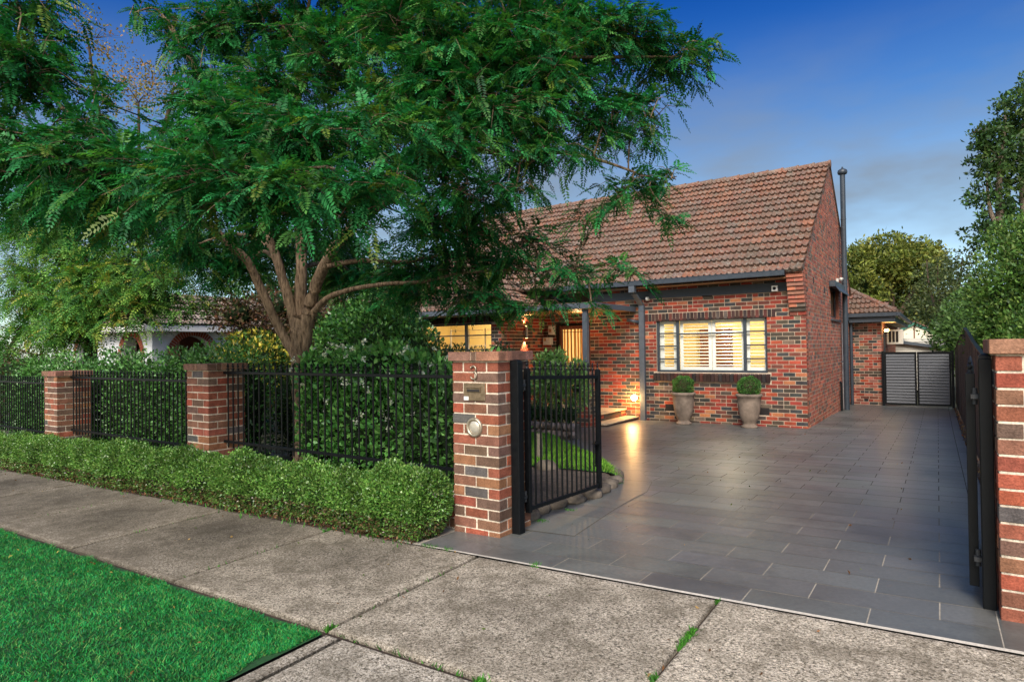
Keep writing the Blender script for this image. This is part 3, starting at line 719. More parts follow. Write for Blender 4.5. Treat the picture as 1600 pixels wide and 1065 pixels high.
# rear extension
mb = MB(); EY = 18.12
mb.box(.60, EY, -.6, 1.52, EY+.2, 2.35, MORTH); mb.box(1.30, EY+.201, -.6, 1.519, 28, 2.35, MORTH)
courses(mb, (0, EY, 0), (1,0,0), (0,-1,0), X1, 1.527, -.56, 2.35, [(1.02,1.16,-.28,-.18)], SIDE+HOUSE, off0=.02)
courses(mb, (1.52, 0, 0), (0,1,0), (1,0,0), EY-.007, 28, -.56, 2.35, [(19.0,19.9,-.3,1.9)], SIDE)
mb.box(1.03, EY-.004, -.27, 1.15, EY+.01, -.19, (.02,.02,.02))
mb.build('wall', M['brick'], HO)
mb = MB(); mb.box(1.5275, 19.0, -.4, 1.535, 19.9, 1.9); mb.build('door', M['char'], HO)
mb = MB(); ez = 2.42; ex, ey = 1.96, 17.70
mb.box(.70, ey-.10, ez-.10, ex+.0, ey, ez+.01); mb.box(ex-.0, ey-.10, ez-.10, ex+.10, 28, ez+.01); mb.box(.70, ey+.001, ez-.26, ex-.08, ey+.03, ez-.101); mb.box(ex-.08, ey+.001, ez-.26, ex-.05, 28, ez-.101)
mb.box(.62, ey-.105, ez-.2, .699, ey-.0, ez+.06)
mb.build('gutter', M['char'], HO, bevel=.004)
mb = MB(); mb.poly([(.70, ey+.031, ez-.25), (ex-.081, ey+.031, ez-.25), (ex-.081, 28, ez-.25), (.70, 28, ez-.25)]); mb.build('soffit', M['cream'], HO)
mb = MB(); sl = .60; sv2 = Vector((0, 1, sl)); W_ = ex-(-1.0)
tiles(mb, (-1.0, ey-.02, ez), (1,0,0), sv2, (0,-sl,1), W_, 2.6, keep=lambda u, v: u < W_-v*.86+.1)
mb.poly([(ex, ey, ez), (ex, 28, ez), (ex-2.4, 28, ez+2.4*sl), (ex-2.4, ey+2.4, ez+2.4*sl)], (.2,.09,.06))
mb.poly([(-1, ey+.01, ez-.02), (ex-.02, ey+.01, ez-.02), (ex-2.3, ey+2.3, ez+2.3*sl-.02), (-1, ey+2.3, ez+2.3*sl-.02)], (.05,.04,.03))
rr = mb.build('roof', M['tile'], HO)
mb = MB()
for i in range(6):
    a = .02+i*.38; b = a+.4; mb.tube([(ex-a, ey+a, ez+a*sl+.03), (ex-b, ey+b, ez+b*sl+.02)], [.09, .08], 10, tile_col())
mb.build('hip_cap', M['tile'], rr)
# left wing, porch back wall
WX0, WX1, WY = -11.0, -5.88, 8.45
WW = (-8.6, -6.17, .95, 2.17)
mb = MB()
backing(mb, WX0, WX1, -.45, 2.45, [WW], WY, .24, MORTH); mb.box(WX1-.24, WY+.241, -.45, WX1-.0005, 10.45, 2.6, MORTH)
courses(mb, (0, WY, 0), (1,0,0), (0,-1,0), WX0, WX1+.007, -.4, 2.45, [WW, (-8.8,-5.97,2.17,2.36)], HOUSE)
courses(mb, (WX1, 0, 0), (0,1,0), (1,0,0), WY-.007, 10.45, -.4, 2.6, [], HOUSE)
DO = (-5.40, -4.47, .02, 2.09)
backing(mb, WX1, -4.351, -.45, 2.7, [DO], 10.45, .2, MORTH)
courses(mb, (0, 10.45, 0), (1,0,0), (0,-1,0), WX1, -4.36, .0, 2.6, [(DO[0]-.07, DO[1]+.07, DO[2], DO[3]+.07)], HOUSE)
mb.box(WX0, WY+.245, -.45, WX0+.24, 17.9, 3.0, MORTH); mb.box(WX0, 17.9, -.45, .6, 18.1, 3.0, MORTH)
mb.build('wall', M['brick'], HO)
mb = MB(); x = -8.79
while x < -6.02:
    mb.box(x, WY-.014, 2.176, x+.074, WY+.05, 2.35, jit(random.choice(DARK), .3)); x += .0845
mb.build('soldier_course', M['brick'], HO, bevel=.003)
W3 = framed_window(*WW, WY+.045, (-7.02,), [(-6.99, -6.22, 1.86), (-8.55, -7.05, 1.86)], [(-6.99, -6.22, 1.5), (-8.55, -7.05, 1.5)])
mb = MB(); mb.poly([(WW[0], WY+.08, WW[2]), (WW[1], WY+.08, WW[2]), (WW[1], WY+.08, WW[3]), (WW[0], WY+.08, WW[3])]); mb.build('pane', M['glass'], W3)
mb = MB(); ra, rb, r0, r1, rc0, rc1 = -9.5, -6.13, WY+.25, 10.9, .05, 2.4
mb.poly([(ra, r1, rc0), (rb, r1, rc0), (rb, r1, rc1), (ra, r1, rc1)]); mb.poly([(ra, r0, rc0), (ra, r1, rc0), (ra, r1, rc1), (ra, r0, rc1)]); mb.poly([(rb, r0, rc0), (rb, r0, rc1), (rb, r1, rc1), (rb, r1, rc0)])
mb.poly([(ra, r0, rc1), (ra, r1, rc1), (rb, r1, rc1), (rb, r0, rc1)]); mb.poly([(ra, r0, rc0), (rb, r0, rc0), (rb, r1, rc0), (ra, r1, rc0)]); mb.build('room_shell', M['roomwall'], HO)
mb = MB()
for (a, b) in ((-7.75, -7.3), (-7.15, -6.7), (-6.62, -6.25)):
    for z in (1.4, 1.6, 1.8, 2.0): mb.box(a, WY+.35, z, b, WY+.37, z+.012)
    mb.box(a-.02, WY+.34, 1.0, a, WY+.38, 2.05)
mb.build('clothes_airer', M['white'], W3)
# wing roof (hipped) and its eave
we, wz, hw = 8.0, 2.46, (WX1+.30-(WX0-.30))/2; wcx = (WX0+WX1)/2; ws = .72
mb = MB(); sv3 = Vector((0, 1, ws)); Wd = 2*hw
tiles(mb, (wcx-hw, we, wz), (1,0,0), sv3, (0,-ws,1), Wd, hw*math.hypot(1, ws), keep=lambda u, v: abs(u-hw) < hw-v/math.hypot(1, ws)+.1)
sv4 = Vector((-1, 0, ws))
tiles(mb, (wcx+hw, we, wz), (0,1,0), sv4, (ws,0,1), 4.6, hw*math.hypot(1, ws), keep=lambda u, v: u > v/math.hypot(1, ws)-.1)
mb.poly([(wcx-hw, we, wz-.02), (wcx+hw, we, wz-.02), (wcx, we+hw, wz+hw*ws-.02)], (.05,.04,.03)); mb.poly([(wcx+hw, we, wz-.02), (wcx+hw, 12.6, wz-.02), (wcx, 12.6, wz+hw*ws-.02), (wcx, we+hw, wz+hw*ws-.02)], (.05,.04,.03))
mb.poly([(wcx-hw, we, wz-.02), (wcx, we+hw, wz+hw*ws-.02), (wcx, 12.6, wz+hw*ws-.02), (wcx-hw, 12.6, wz-.02)], (.2,.1,.07))
mb.build('roof', M['tile'], HO)
mb = MB(); mb.box(WX0-.35, we-.11, wz-.11, -5.705, we, wz+.01); mb.box(WX0-.3, we+.001, wz-.125, -5.705, WY-.01, wz-.111); mb.build('gutter', M['charlight'], HO, bevel=.004)
# porch canopy and post
mb = MB(); mb.box(-5.70, 8.02, 2.36, -3.10, 8.05, 2.48); mb.box(-3.13, 8.0505, 2.36, -3.10, 10.185, 2.48); mb.box(-5.7, 8.051, 2.455, -3.131, 10.185, 2.475); mb.build('porch_canopy', M['charlight'], HO, bevel=.004)
cn = HO.children[-1]
mb = MB(); mb.poly([(-5.87, 8.051, 2.375), (-3.131, 8.051, 2.375), (-3.131, 10.44, 2.375), (-5.87, 10.44, 2.375)]); mb.build('soffit', M['lintimber'], cn)
mb = MB(); mb.box(-3.475, 8.10, .95, -3.365, 8.21, 2.36); mb.build('porch_post', M['charlight'], HO, bevel=.004)
mb = MB(); mb.box(-3.67, 8.1, -.3, -3.31, 8.46, .93, MORTH); courses(mb, (0, 8.1, 0), (1,0,0), (0,-1,0), -3.677, -3.303, -.3, .93, [], HOUSE); courses(mb, (-3.31, 0, 0), (0,1,0), (1,0,0), 8.093, 8.46, -.3, .93, [], HOUSE); mb.box(-3.70, 8.07, .931, -3.28, 8.49, .97, (.3,.14,.1)); mb.build('post_pier', M['brick'], HO)
# front door
mb = MB(); a, b, z0, z1 = DO; y = 10.47
mb.box(a-.07, y-.05, z0, a, y+.05, z1+.07); mb.box(b, y-.05, z0, b+.07, y+.05, z1+.07); mb.box(a, y-.05, z1, b, y+.05, z1+.07); D1 = mb.build('door_frame', M['black'], HO)
mb = MB(); mb.box(a, y, z0, a+.08, y+.04, z1); mb.box(b-.08, y, z0, b, y+.04, z1); mb.box(a+.08, y+.001, z1-.09, b-.08, y+.039, z1); mb.box(a+.08, y+.001, z0, b-.08, y+.039, z0+.25); D2 = mb.build('door', M['wood'], D1)
mb = MB(); mb.box(a+.08, y+.045, z0+.1, b-.08, y+.05, z1); 
def doorglow():
    m, nt, bs = new_mat('lit_leadlight'); p = coords(nt)
    w = nd(nt, 'ShaderNodeTexWave', wave_type='BANDS', bands_direction='X'); w.inputs['Scale'].default_value = 3.1; w.inputs['Distortion'].default_value = 1.2; nt.links.new(p, w.inputs['Vector'])
    c = ramp(nt, w.outputs['Fac'], [(.15, (.30, .09, .015)), (.5, (.75, .34, .06)), (.8, (1, .68, .24))]); nt.links.new(c, bs.inputs['Emission Color']); bs.inputs['Emission Strength'].default_value = .95
    nt.links.new(c, bs.inputs['Base Color']); return m
mb.build('door_glass', doorglow(), D2)
mb = MB()
for k in range(6): mb.box(a+.11+k*.13, y-.03, z0+.2, a+.122+k*.13, y-.018, z1-.1)
for z in (z1-.17, .9): mb.box(a+.03, y-.0295, z, b-.03, y-.0185, z+.012)
mb.build('security_grille', M['black'], D2)
# porch floor and steps
mb = MB(); zf = .015
mb.box(-5.87, 8.62, -.4, -3.42, 10.44, zf-.035, (.25,.1,.07)); courses(mb, (-3.42, 0, 0), (0,1,0), (1,0,0), 8.62, 10.19, -.16, zf-.036, [], HOUSE); courses(mb, (0, 8.62, 0), (1,0,0), (0,-1,0), -5.87, -3.42, -.25, zf-.036, [], HOUSE); mb.build('porch_base', M['brick'], HO)
mb = MB(); mb.box(-5.87, 8.59, zf-.034, -3.385, 10.19, zf); mb.build('porch_floor', M['stonelight'], HO, bevel=.006)
mb = MB(); mb.box(-4.6, 8.40, -.4, -3.10, 8.58, -.196, (.25,.1,.07)); mb.box(-3.41, 8.581, -.4, -3.10, 10.19, -.196, (.2,.08,.06)); mb.build('step_riser', M['brick'], HO)
mb = MB(); mb.box(-4.6, 8.37, -.195, -3.065, 8.612, -.16); mb.box(-3.41, 8.613, -.195, -3.065, 10.185, -.16); mb.build('step_tread', M['stonelight'], HO, bevel=.006)
# small fittings
def lamp_round():
    t = thing('bulkhead_lamp', 'round glowing bulkhead lamp low on the brick wall by the porch steps', 'wall lamp', (-3.17, Y0-.007, .28))
    mb = MB(); mb.lathe((-3.17, Y0-.007, .28), [(.085,0),(.085,.03),(.075,.045),(.066,.045)], 24, axis=(0,-1,0)); mb.build('lamp_base', M['white'], t, smooth=True)
    mb = MB(); mb.lathe((-3.17, Y0-.007, .28), [(.066,.03),(.064,.06),(.05,.085),(.028,.1),(0,.104)], 24, axis=(0,-1,0)); mb.build('lamp_glass', M['lampglow'], t, smooth=True)
lamp_round()
def lamp_updown():
    x, y, z = WX1+.01, 9.47, 1.93
    t = thing('up_down_wall_light', 'slim steel up and down wall light beside the front porch', 'wall lamp', (x, y, z))
    mb = MB(); mb.tube([(x+.07, y, z-.15), (x+.07, y, z+.15)], .035, 14); mb.box(x-.002, y-.03, z-.05, x+.04, y+.03, z+.05); mb.build('lamp_body', M['steel'], t)
    for s_ in (-1, 1):
        mb = MB(); mb.tube([(x+.07, y, z+s_*.1505), (x+.07, y, z+s_*.156)], .03, 14); mb.build('lamp_lens', M['lampglow2'], t)
lamp_updown()
def boxy(name, label, cat, x0, y0, z0, x1, y1, z1, mat, extra=None):
    t = thing(name, label, cat, ((x0+x1)/2, y1, z0)); mb = MB(); mb.box(x0, y0, z0, x1, y1, z1); mb.build('casing', mat, t, bevel=.006)
    if extra: extra(t)
    return t
def cam_lens(t):
    mb = MB(); mb.lathe((.09, Y0-.131, 2.715), [(.034,0),(.034,.012),(.028,.02),(0,.012)], 16, axis=(0,-1,0)); mb.build('lens', M['black'], t)
boxy('security_camera', 'square white security camera under the eave near the house corner', 'camera', .03, Y0-.13, 2.655, .15, Y0-.035, 2.775, M['white'], cam_lens)
def pir(t):
    mb = MB(); mb.lathe((-2.785, Y0-.10, 2.66), [(.03,0),(.025,.03),(0,.04)], 12, axis=(0,-1,-.5)); mb.build('lens', M['sticker'], t)
boxy('motion_sensor', 'small cream motion sensor under the eave above the downpipe', 'sensor', -2.82, Y0-.10, 2.61, -2.75, Y0-.01, 2.70, M['acwhite'], pir)
def slot(t):
    mb = MB(); mb.box(-5.61, 10.268, 1.93, -5.53, 10.2695, 2.02); mb.build('panel', M['lintimber'], t)
boxy('meter_box', 'upper cream box mounted on the dark porch wall beside the door', 'meter box', -5.63, 10.27, 1.87, -5.50, 10.44, 2.10, M['acwhite'], slot)
def slot2(t):
    mb = MB(); mb.box(-5.77, 10.268, 1.70, -5.70, 10.2695, 1.78); mb.build('panel', M['lintimber'], t)
boxy('meter_box', 'lower cream box mounted on the porch wall below the other', 'meter box', -5.80, 10.27, 1.60, -5.58, 10.44, 1.80, M['acwhite'], slot2)
def acgrille(t):
    for k in range(3):
        mb = MB(); mb.box(1.62+k*.10, 19.990, 1.55, 1.69+k*.10, 19.999, 1.90); mb.build('grille', M['vent'], t)
boxy('air_conditioner', 'boxy cream air conditioner hung on the rear side wall', 'air conditioner', 1.56, 20.0, 1.48, 2.02, 20.34, 1.96, M['acwhite'], acgrille)
def fl2(t):
    for dy in (-.06, .06):
        mb = MB(); mb.lathe((X1+.1, 15.1+dy, 3.30), [(.03,0),(.05,.05),(.05,.07),(0,.07)], 12, axis=(.8,0,-.6)); mb.build('lamp_head', M['acwhite'], t)
boxy('flood_light', 'small twin floodlight on the gable wall above the awning', 'floodlight', X1+.008, 15.05, 3.20, X1+.07, 15.15, 3.30, M['acwhite'], fl2)
t = thing('coach_lamp', 'small lit coach lamp on the rear side wall under the eave', 'wall lamp', (1.53, 18.9, 1.9))
mb = MB(); mb.box(1.528, 18.87, 1.86, 1.56, 18.93, 1.98); mb.lathe((1.62, 18.9, 1.83), [(.0,0),(.04,.01),(.06,.16),(.03,.19),(0,.21)], 6); mb.build('lamp_body', M['black'], t)
mb = MB(); mb.lathe((1.62, 18.9, 1.86), [(0,0),(.065,.03),(.065,.09),(0,.12)], 8); mb.build('lamp_glass', M['lampglow2'], t)

# rear louvred double gate
def louvre_leaf(x0, x1, label):
    t = thing('louvred_gate', label, 'gate', ((x0+x1)/2, 18, -.36), 'louvred steel gate leaves at the end of the drive')
    mb = MB(); z0, z1 = -.325, 1.25; w = .045
    mb.box(x0, 17.98, z0, x0+w, 18.03, z1); mb.box(x1-w, 17.98, z0, x1, 18.03, z1); mb.box(x0+w, 17.981, z0, x1-w, 18.029, z0+w); mb.box(x0+w, 17.981, z1-w, x1-w, 18.029, z1); mb.build('frame', M['black'], t)
    mb = MB(); n = 17; p = (z1-z0-2*w)/n
    for i in range(n):
        z = z0+w+i*p; mb.obox((x0+w, 17.985, z+.006), (x1-x0-2*w,0,0), (0,.004,0), (0,.034,p-.014))
    mb.build('louvres', M['louvre'], t)
    mb = MB(); mb.box(x0+w, 18.026, z0+w, x1-w, 18.0285, z1-w); mb.build('backing', M['char'], t)
louvre_leaf(1.60, 2.42, 'left leaf of the grey louvred double gate at the end of the drive')
louvre_leaf(2.435, 3.26, 'right leaf of the grey louvred double gate, next to the paling fence')
mb = MB(); mb.box(1.53, 17.97, -.42, 1.597, 18.04, 1.28); tag(mb.build('gate_post', M['black']), 'slim black post of the louvred gate against the brick rear wing', 'post')
mb = MB(); mb.box(3.265, 17.97, -.42, 3.33, 18.04, 1.28); tag(mb.build('gate_post', M['black']), 'slim black post of the louvred gate against the paling fence', 'post')

# shed and cream house beyond the gate
t = thing('garden_shed', 'cream weatherboard shed with sloping grey roof behind the louvred gate', 'shed', (2.2, 27, -.4))
mb = MB()
for i in range(14):
    z = -.4+i*.15; z1 = z+.155
    mb.obox((1.2, 26.0, z), (1.97,0,0), (0,.03,0), (0,.025,.15), (.6,.57,.5))
mb.box(1.2, 26.06, -.4, 3.17, 28.5, 1.25, (.5,.47,.4)); mb.poly([(1.2, 26.04, 1.25), (3.17, 26.04, 1.25), (1.2, 26.04, 1.66)], (.6,.57,.5)); mb.build('wall', col_mat('weatherboard', .6, .08, 3, 20, .1, .002), t)
mb = MB(); mb.obox((1.1, 25.8, 1.60), (2.12,0,-.36), (0,3,0), (.0,0,.12)); mb.build('roof', M['charlight'], t)
t = thing('neighbour_house', 'cream gabled house with green bargeboards behind the shed', 'house', (1.8, 42, -.4))
mb = MB(); mb.poly([(.9, 40, -.5), (2.9, 40, -.5), (2.9, 40, 2.1), (1.85, 40, 2.68), (.9, 40, 2.1)]); mb.poly([(2.9, 40, -.5), (2.9, 46, -.5), (2.9, 46, 2.1), (2.9, 40, 2.1)]); mb.build('wall', M['cream'], t)
mb = MB(); mb.box(1.80, 39.97, .6, 1.86, 39.995, 2.55); mb.build('cover_strip', M['wood'], t)
green = plain('green_paint', (.03, .14, .09), .5)
mb = MB(); mb.obox((1.83, 39.9, 2.57), (1.25,0,-.66), (0,.05,0), (0,0,.17)); mb.obox((1.83, 39.9, 2.57), (0,.05,0), (-1.05,0,-.56), (0,0,.17)); mb.build('bargeboard', green, t)
mb = MB(); mb.obox((1.83, 39.85, 2.76), (1.3,0,-.69), (0,6,0), (0,0,.06), (.3,.13,.08)); mb.obox((1.83, 39.85, 2.76), (0,6,0), (-1.1,0,-.585), (0,0,.06), (.3,.13,.08)); mb.build('roof', M['tile'], t)

# white neighbouring house with brick arches, far left
NH = thing('arched_house', 'white rendered house with red brick arches and tiled roof beyond the hedge', 'house', (-19, 9, -.5))
def arch_wall(mb, rbs, o, ud, nv, W, z0, z1, centers, r, zc, ring=.2):
    """vertical wall with round-headed openings; rb collects the brick rings"""
    o, ud, nv = Vector(o), Vector(ud), Vector(nv)
    P = lambda u, z, d=0: o+ud*u+Vector((0,0,z))+nv*d
    edge = 0
    for c in centers:
        rb = MB(); rbs.append(rb)
        mb.poly([P(edge, z0), P(c-r, z0), P(c-r, z1), P(edge, z1)])
        N = 14
        for i in range(N):
            a0, a1 = math.pi-math.pi*i/N, math.pi-math.pi*(i+1)/N
            u0, u1 = c+r*math.cos(a0), c+r*math.cos(a1); q0, q1 = zc+r*math.sin(a0), zc+r*math.sin(a1)
            mb.poly([P(u0, q0), P(u1, q1), P(u1, z1), P(u0, z1)])
            mb.poly([P(u0, q0), P(u1, q1), P(u1, q1, -.3), P(u0, q0, -.3)])
            for h in (0, 1):
                b0 = a0+(a1-a0)*h/2; b1 = a0+(a1-a0)*(h+.86)/2
                cc = jit((.32,.09,.05), .2)
                rb.poly([P(c+(r)*math.cos(b0), zc+r*math.sin(b0), .02), P(c+r*math.cos(b1), zc+r*math.sin(b1), .02), P(c+(r+ring)*math.cos(b1), zc+(r+ring)*math.sin(b1), .02), P(c+(r+ring)*math.cos(b0), zc+(r+ring)*math.sin(b0), .02)], cc)
        for k in range(int((zc-z0)/.086)):
            for u in (c-r-ring, c+r): 
                rb.poly([P(u, z0+k*.086, .02), P(u+ring, z0+k*.086, .02), P(u+ring, z0+k*.086+.076, .02), P(u, z0+k*.086+.076, .02)], jit((.32,.09,.05), .2))
        edge = c+r
    mb.poly([P(edge, z0), P(W, z0), P(W, z1), P(edge, z1)])
mb, rb = MB(), []; NX, NY = -16., 5.18
arch_wall(mb, rb, (NX, NY, 0), (0,1,0), (1,0,0), 7, -.55, 2.15, [1.22, 4.6], .62, 1.42)
arch_wall(mb, rb, (NX-6, NY, 0), (1,0,0), (0,-1,0), 6, -.55, 2.15, [1.6, 4.75], .62, 1.42)
mb.poly([(NX-.25, NY+.5, -.5), (NX-.25, NY+7, -.5), (NX-.25, NY+7, 2.15), (NX-.25, NY+.5, 2.15)]) if False else None
mb.build('wall', M['render'], NH); [q.build('arch_brick', M['brick'], NH) for q in rb]
mb = MB(); mb.box(NX-5.6, NY+1.6, -.5, NX-1.5, NY+7, 2.14); mb.build('porch_interior', M['wood'], NH)
mb = MB(); mb.box(NX-6.4, NY-.42, 2.16, NX+.42, NY-.30, 2.36); mb.box(NX+.30, NY-.299, 2.16, NX+.42, NY+7.2, 2.36); mb.box(NX-6.4, NY-.299, 2.151, NX+.299, NY+7.2, 2.165); mb.build('eave', M['white'], NH)
mb = MB(); ns = .62
tiles(mb, (NX+.40, NY-.4, 2.36), (0,1,0), (-1,0,ns), (ns,0,1), 7.4, 1.85, keep=lambda u, v: u > v*.85-.15, colf=tile_grey)
tiles(mb, (NX-6.4, NY-.40, 2.36), (1,0,0), (0,1,ns), (0,-ns,1), 6.8, 1.85, keep=lambda u, v: u < 6.8-v*.85+.15, colf=tile_grey)
mb.poly([(NX+.38, NY-.38, 2.34), (NX+.38, NY+7, 2.34), (NX-1.15, NY+7, 2.34+1.53*ns), (NX-1.15, NY+1.15, 2.34+1.53*ns)], (.05,.04,.04)); mb.poly([(NX-6.4, NY-.38, 2.34), (NX+.38, NY-.38, 2.34), (NX-1.15, NY+1.15, 2.34+1.53*ns), (NX-6.4, NY+1.15, 2.34+1.53*ns)], (.05,.04,.04))
mb.poly([(NX-1.15, NY+1.15, 2.34+1.53*ns), (NX-1.15, NY+7, 2.34+1.53*ns), (NX-6.4, NY+7, 2.34+1.53*ns), (NX-6.4, NY+1.15, 2.34+1.53*ns)], (.2,.15,.13))
mb.build('roof', M['tile_plain'], NH)
rfn = NH.children[-1]; mb = MB()
for k in range(15): mb.tube([(NX-1.15, NY+1.15+k*.4, 2.36+1.53*ns), (NX-1.15, NY+1.57+k*.4, 2.35+1.53*ns)], [.10,.09], 10, tile_grey())
mb.build('ridge_cap', M['tile'], rfn)

# ------------------------------------------------------------------ urns with clipped balls
def leaf_quads(P, size, normal=None, spread=1., aspect=.5, rng=RNG):
    """diamond leaves at points P; returns verts, faces"""
    n = len(P); d = rng.normal(size=(n, 3))
    if normal is not None: d = d*spread+normal
    d /= np.linalg.norm(d, axis=1)[:, None]+1e-9
    r = rng.normal(size=(n, 3)); s = np.cross(d, r); s /= np.linalg.norm(s, axis=1)[:, None]+1e-9
    nn = np.cross(d, s)
    L = (size*rng.uniform(.65, 1.35, n))[:, None]; w = L*aspect
    fold = nn*L*rng.uniform(.0, .22, n)[:, None]
    V = np.stack([P, P+d*L*.5+s*w*.5+fold, P+d*L, P+d*L*.5-s*w*.5+fold], 1).reshape(-1, 3)
    return V, np.arange(4*n).reshape(n, 4)
def pick(pal, n, rng=RNG):
    pal = np.array(pal); c = pal[rng.integers(0, len(pal), n)]; return c*rng.uniform(.75, 1.25, (n, 1))
def urn(x, y, label, label2):
    zb = gz(x, y)
    t = thing('clay_urn', label, 'urn', (x, y, zb), 'pair of clay urns under the front window')
    mb = MB(); mb.lathe((x, y, zb), [(0,.0),(.165,0),(.17,.02),(.165,.045),(.135,.06),(.128,.085),(.135,.115),(.165,.16),(.195,.25),(.218,.38),(.232,.54),(.24,.645),(.262,.66),(.27,.69),(.262,.715),(.235,.72),(.225,.70),(.22,.61),(0,.61)], 36)
    mb.build('body', M['urn'], t, smooth=True)
    b = thing('topiary_ball', label2, 'potted shrub', (x, y, zb+.62), 'clipped ball shrubs in the urns')
    c = np.array([x, y, zb+.86]); n = 5200; d = RNG.normal(size=(n, 3)); d /= np.linalg.norm(d, axis=1)[:, None]
    rr = .232*(1-.35*RNG.random(n)**2.5)*(1+.09*np.sin(d[:, 0]*7+x)*np.cos(d[:, 2]*6)); P = c+d*rr[:, None]*np.array([1, 1, .95])
    V, F = leaf_quads(P, .026, d, .7, .45); np_build('foliage', V, F, M['leaf'], b, pick([(.07,.20,.035),(.05,.15,.028),(.11,.26,.05),(.04,.12,.028)], n))
    mb = MB(); mb.lathe((x, y, zb+.66), [(0,0),(.12,.02),(.17,.15),(.15,.28),(.06,.36),(0,.37)], 14, (.012,.02,.008)); mb.build('stem', M['barkdark'], b, smooth=True)
urn(-1.81, 9.74, 'pale clay urn under the window, nearer the downpipe', 'clipped green ball in the urn nearer the downpipe')
urn(-.39, 9.74, 'pale clay urn under the window, nearer the house corner', 'clipped green ball in the urn nearer the house corner')

# ------------------------------------------------------------------ vegetation
def blob_points(blobs, n, rng=RNG, shell=.55):
    """random points biased to the outside of a set of ellipsoids (x, y, z, rx, ry, rz)"""
    B = np.array(blobs, float); w = (B[:, 3]*B[:, 4]+B[:, 3]*B[:, 5]+B[:, 4]*B[:, 5]); idx = rng.choice(len(B), n, p=w/w.sum())
    d = rng.normal(size=(n, 3)); d /= np.linalg.norm(d, axis=1)[:, None]
    r = 1-shell*rng.random(n)**1.6; r *= 1+.16*np.sin(d[:, 0]*5+idx)*np.sin(d[:, 1]*6+idx*2)*np.cos(d[:, 2]*5)
    return B[idx, :3]+d*r[:, None]*B[idx, 3:], d
def core(mb, blobs, k=.72, col=(.012, .024, .009)):  # dark solid added inside the leaves so light does not pass through
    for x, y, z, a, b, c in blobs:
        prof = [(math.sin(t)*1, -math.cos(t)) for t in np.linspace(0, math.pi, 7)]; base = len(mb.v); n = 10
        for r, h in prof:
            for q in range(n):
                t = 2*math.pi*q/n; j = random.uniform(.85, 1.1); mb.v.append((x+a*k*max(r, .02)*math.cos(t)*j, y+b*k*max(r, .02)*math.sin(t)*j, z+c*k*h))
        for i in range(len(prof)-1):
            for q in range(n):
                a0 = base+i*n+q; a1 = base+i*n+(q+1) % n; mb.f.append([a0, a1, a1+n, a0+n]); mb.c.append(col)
M['core'] = col_mat('foliage_core', .95, .5, 8, 40, .8, .02, .1)
def shrub(name, label, cat, blobs, n, size, pal, mat='leaf', aspect=.5, stem=True, corek=.72, flowers=None, up=.35, group=None, spread=.8):
    xs = [b[0] for b in blobs]; ys = [b[1] for b in blobs]; x, y = sum(xs)/len(xs), sum(ys)/len(ys)
    t = thing(name, label, cat, (x, y, gz(x, y)), group)
    P, d = blob_points(blobs, n); V, F = leaf_quads(P, size, d+np.array([0, 0, up]), spread, aspect)
    np_build('foliage', V, F, M[mat], t, pick(pal, n))
    mb = MB()
    if corek: core(mb, blobs, corek)
    if stem:
        for b in blobs[:6]:
            mb.tube([(x+(b[0]-x)*.4, y+(b[1]-y)*.4, gz(x, y)-.03), (x+(b[0]-x)*.7, y+(b[1]-y)*.7, (gz(x, y)+b[2])/2), (b[0], b[1], b[2]+b[5]*.3)], [.03, .022, .01], 6, (.02,.015,.01))
    if mb.v: mb.build('dark_core', M['core'], t)  # stems together with the added dark core that blocks light
    if flowers:
        fp, fn, fs, fc = flowers
        P, d = blob_points(blobs, fn, shell=.12); keep = (d[:, 2] > .1)&(d[:, 1] < .4); P, d = P[keep], d[keep]
        P = np.repeat(P+d*.085, fp, 0)+RNG.normal(size=(len(P)*fp, 3))*fs*.5; V, F = leaf_quads(P, fs, None, 1, .8); np_build('flower', V, F, M['petal'], t, pick(fc, len(P)))
    return t
def hedge_blobs(x0, x1, y0, y1, h, step=.45, base=None, jx=.08):
    out = []; x = x0+step/2
    while x < x1:
        zb = gz(x, y0) if base is None else base; hh = h*random.uniform(.93, 1.05)
        out.append((x, (y0+y1)/2+random.uniform(-.03, .03), zb+hh*.5, step*.78, (y1-y0)/2*random.uniform(.95, 1.1), hh*.52)); x += step*random.uniform(.85, 1.1)
    return out
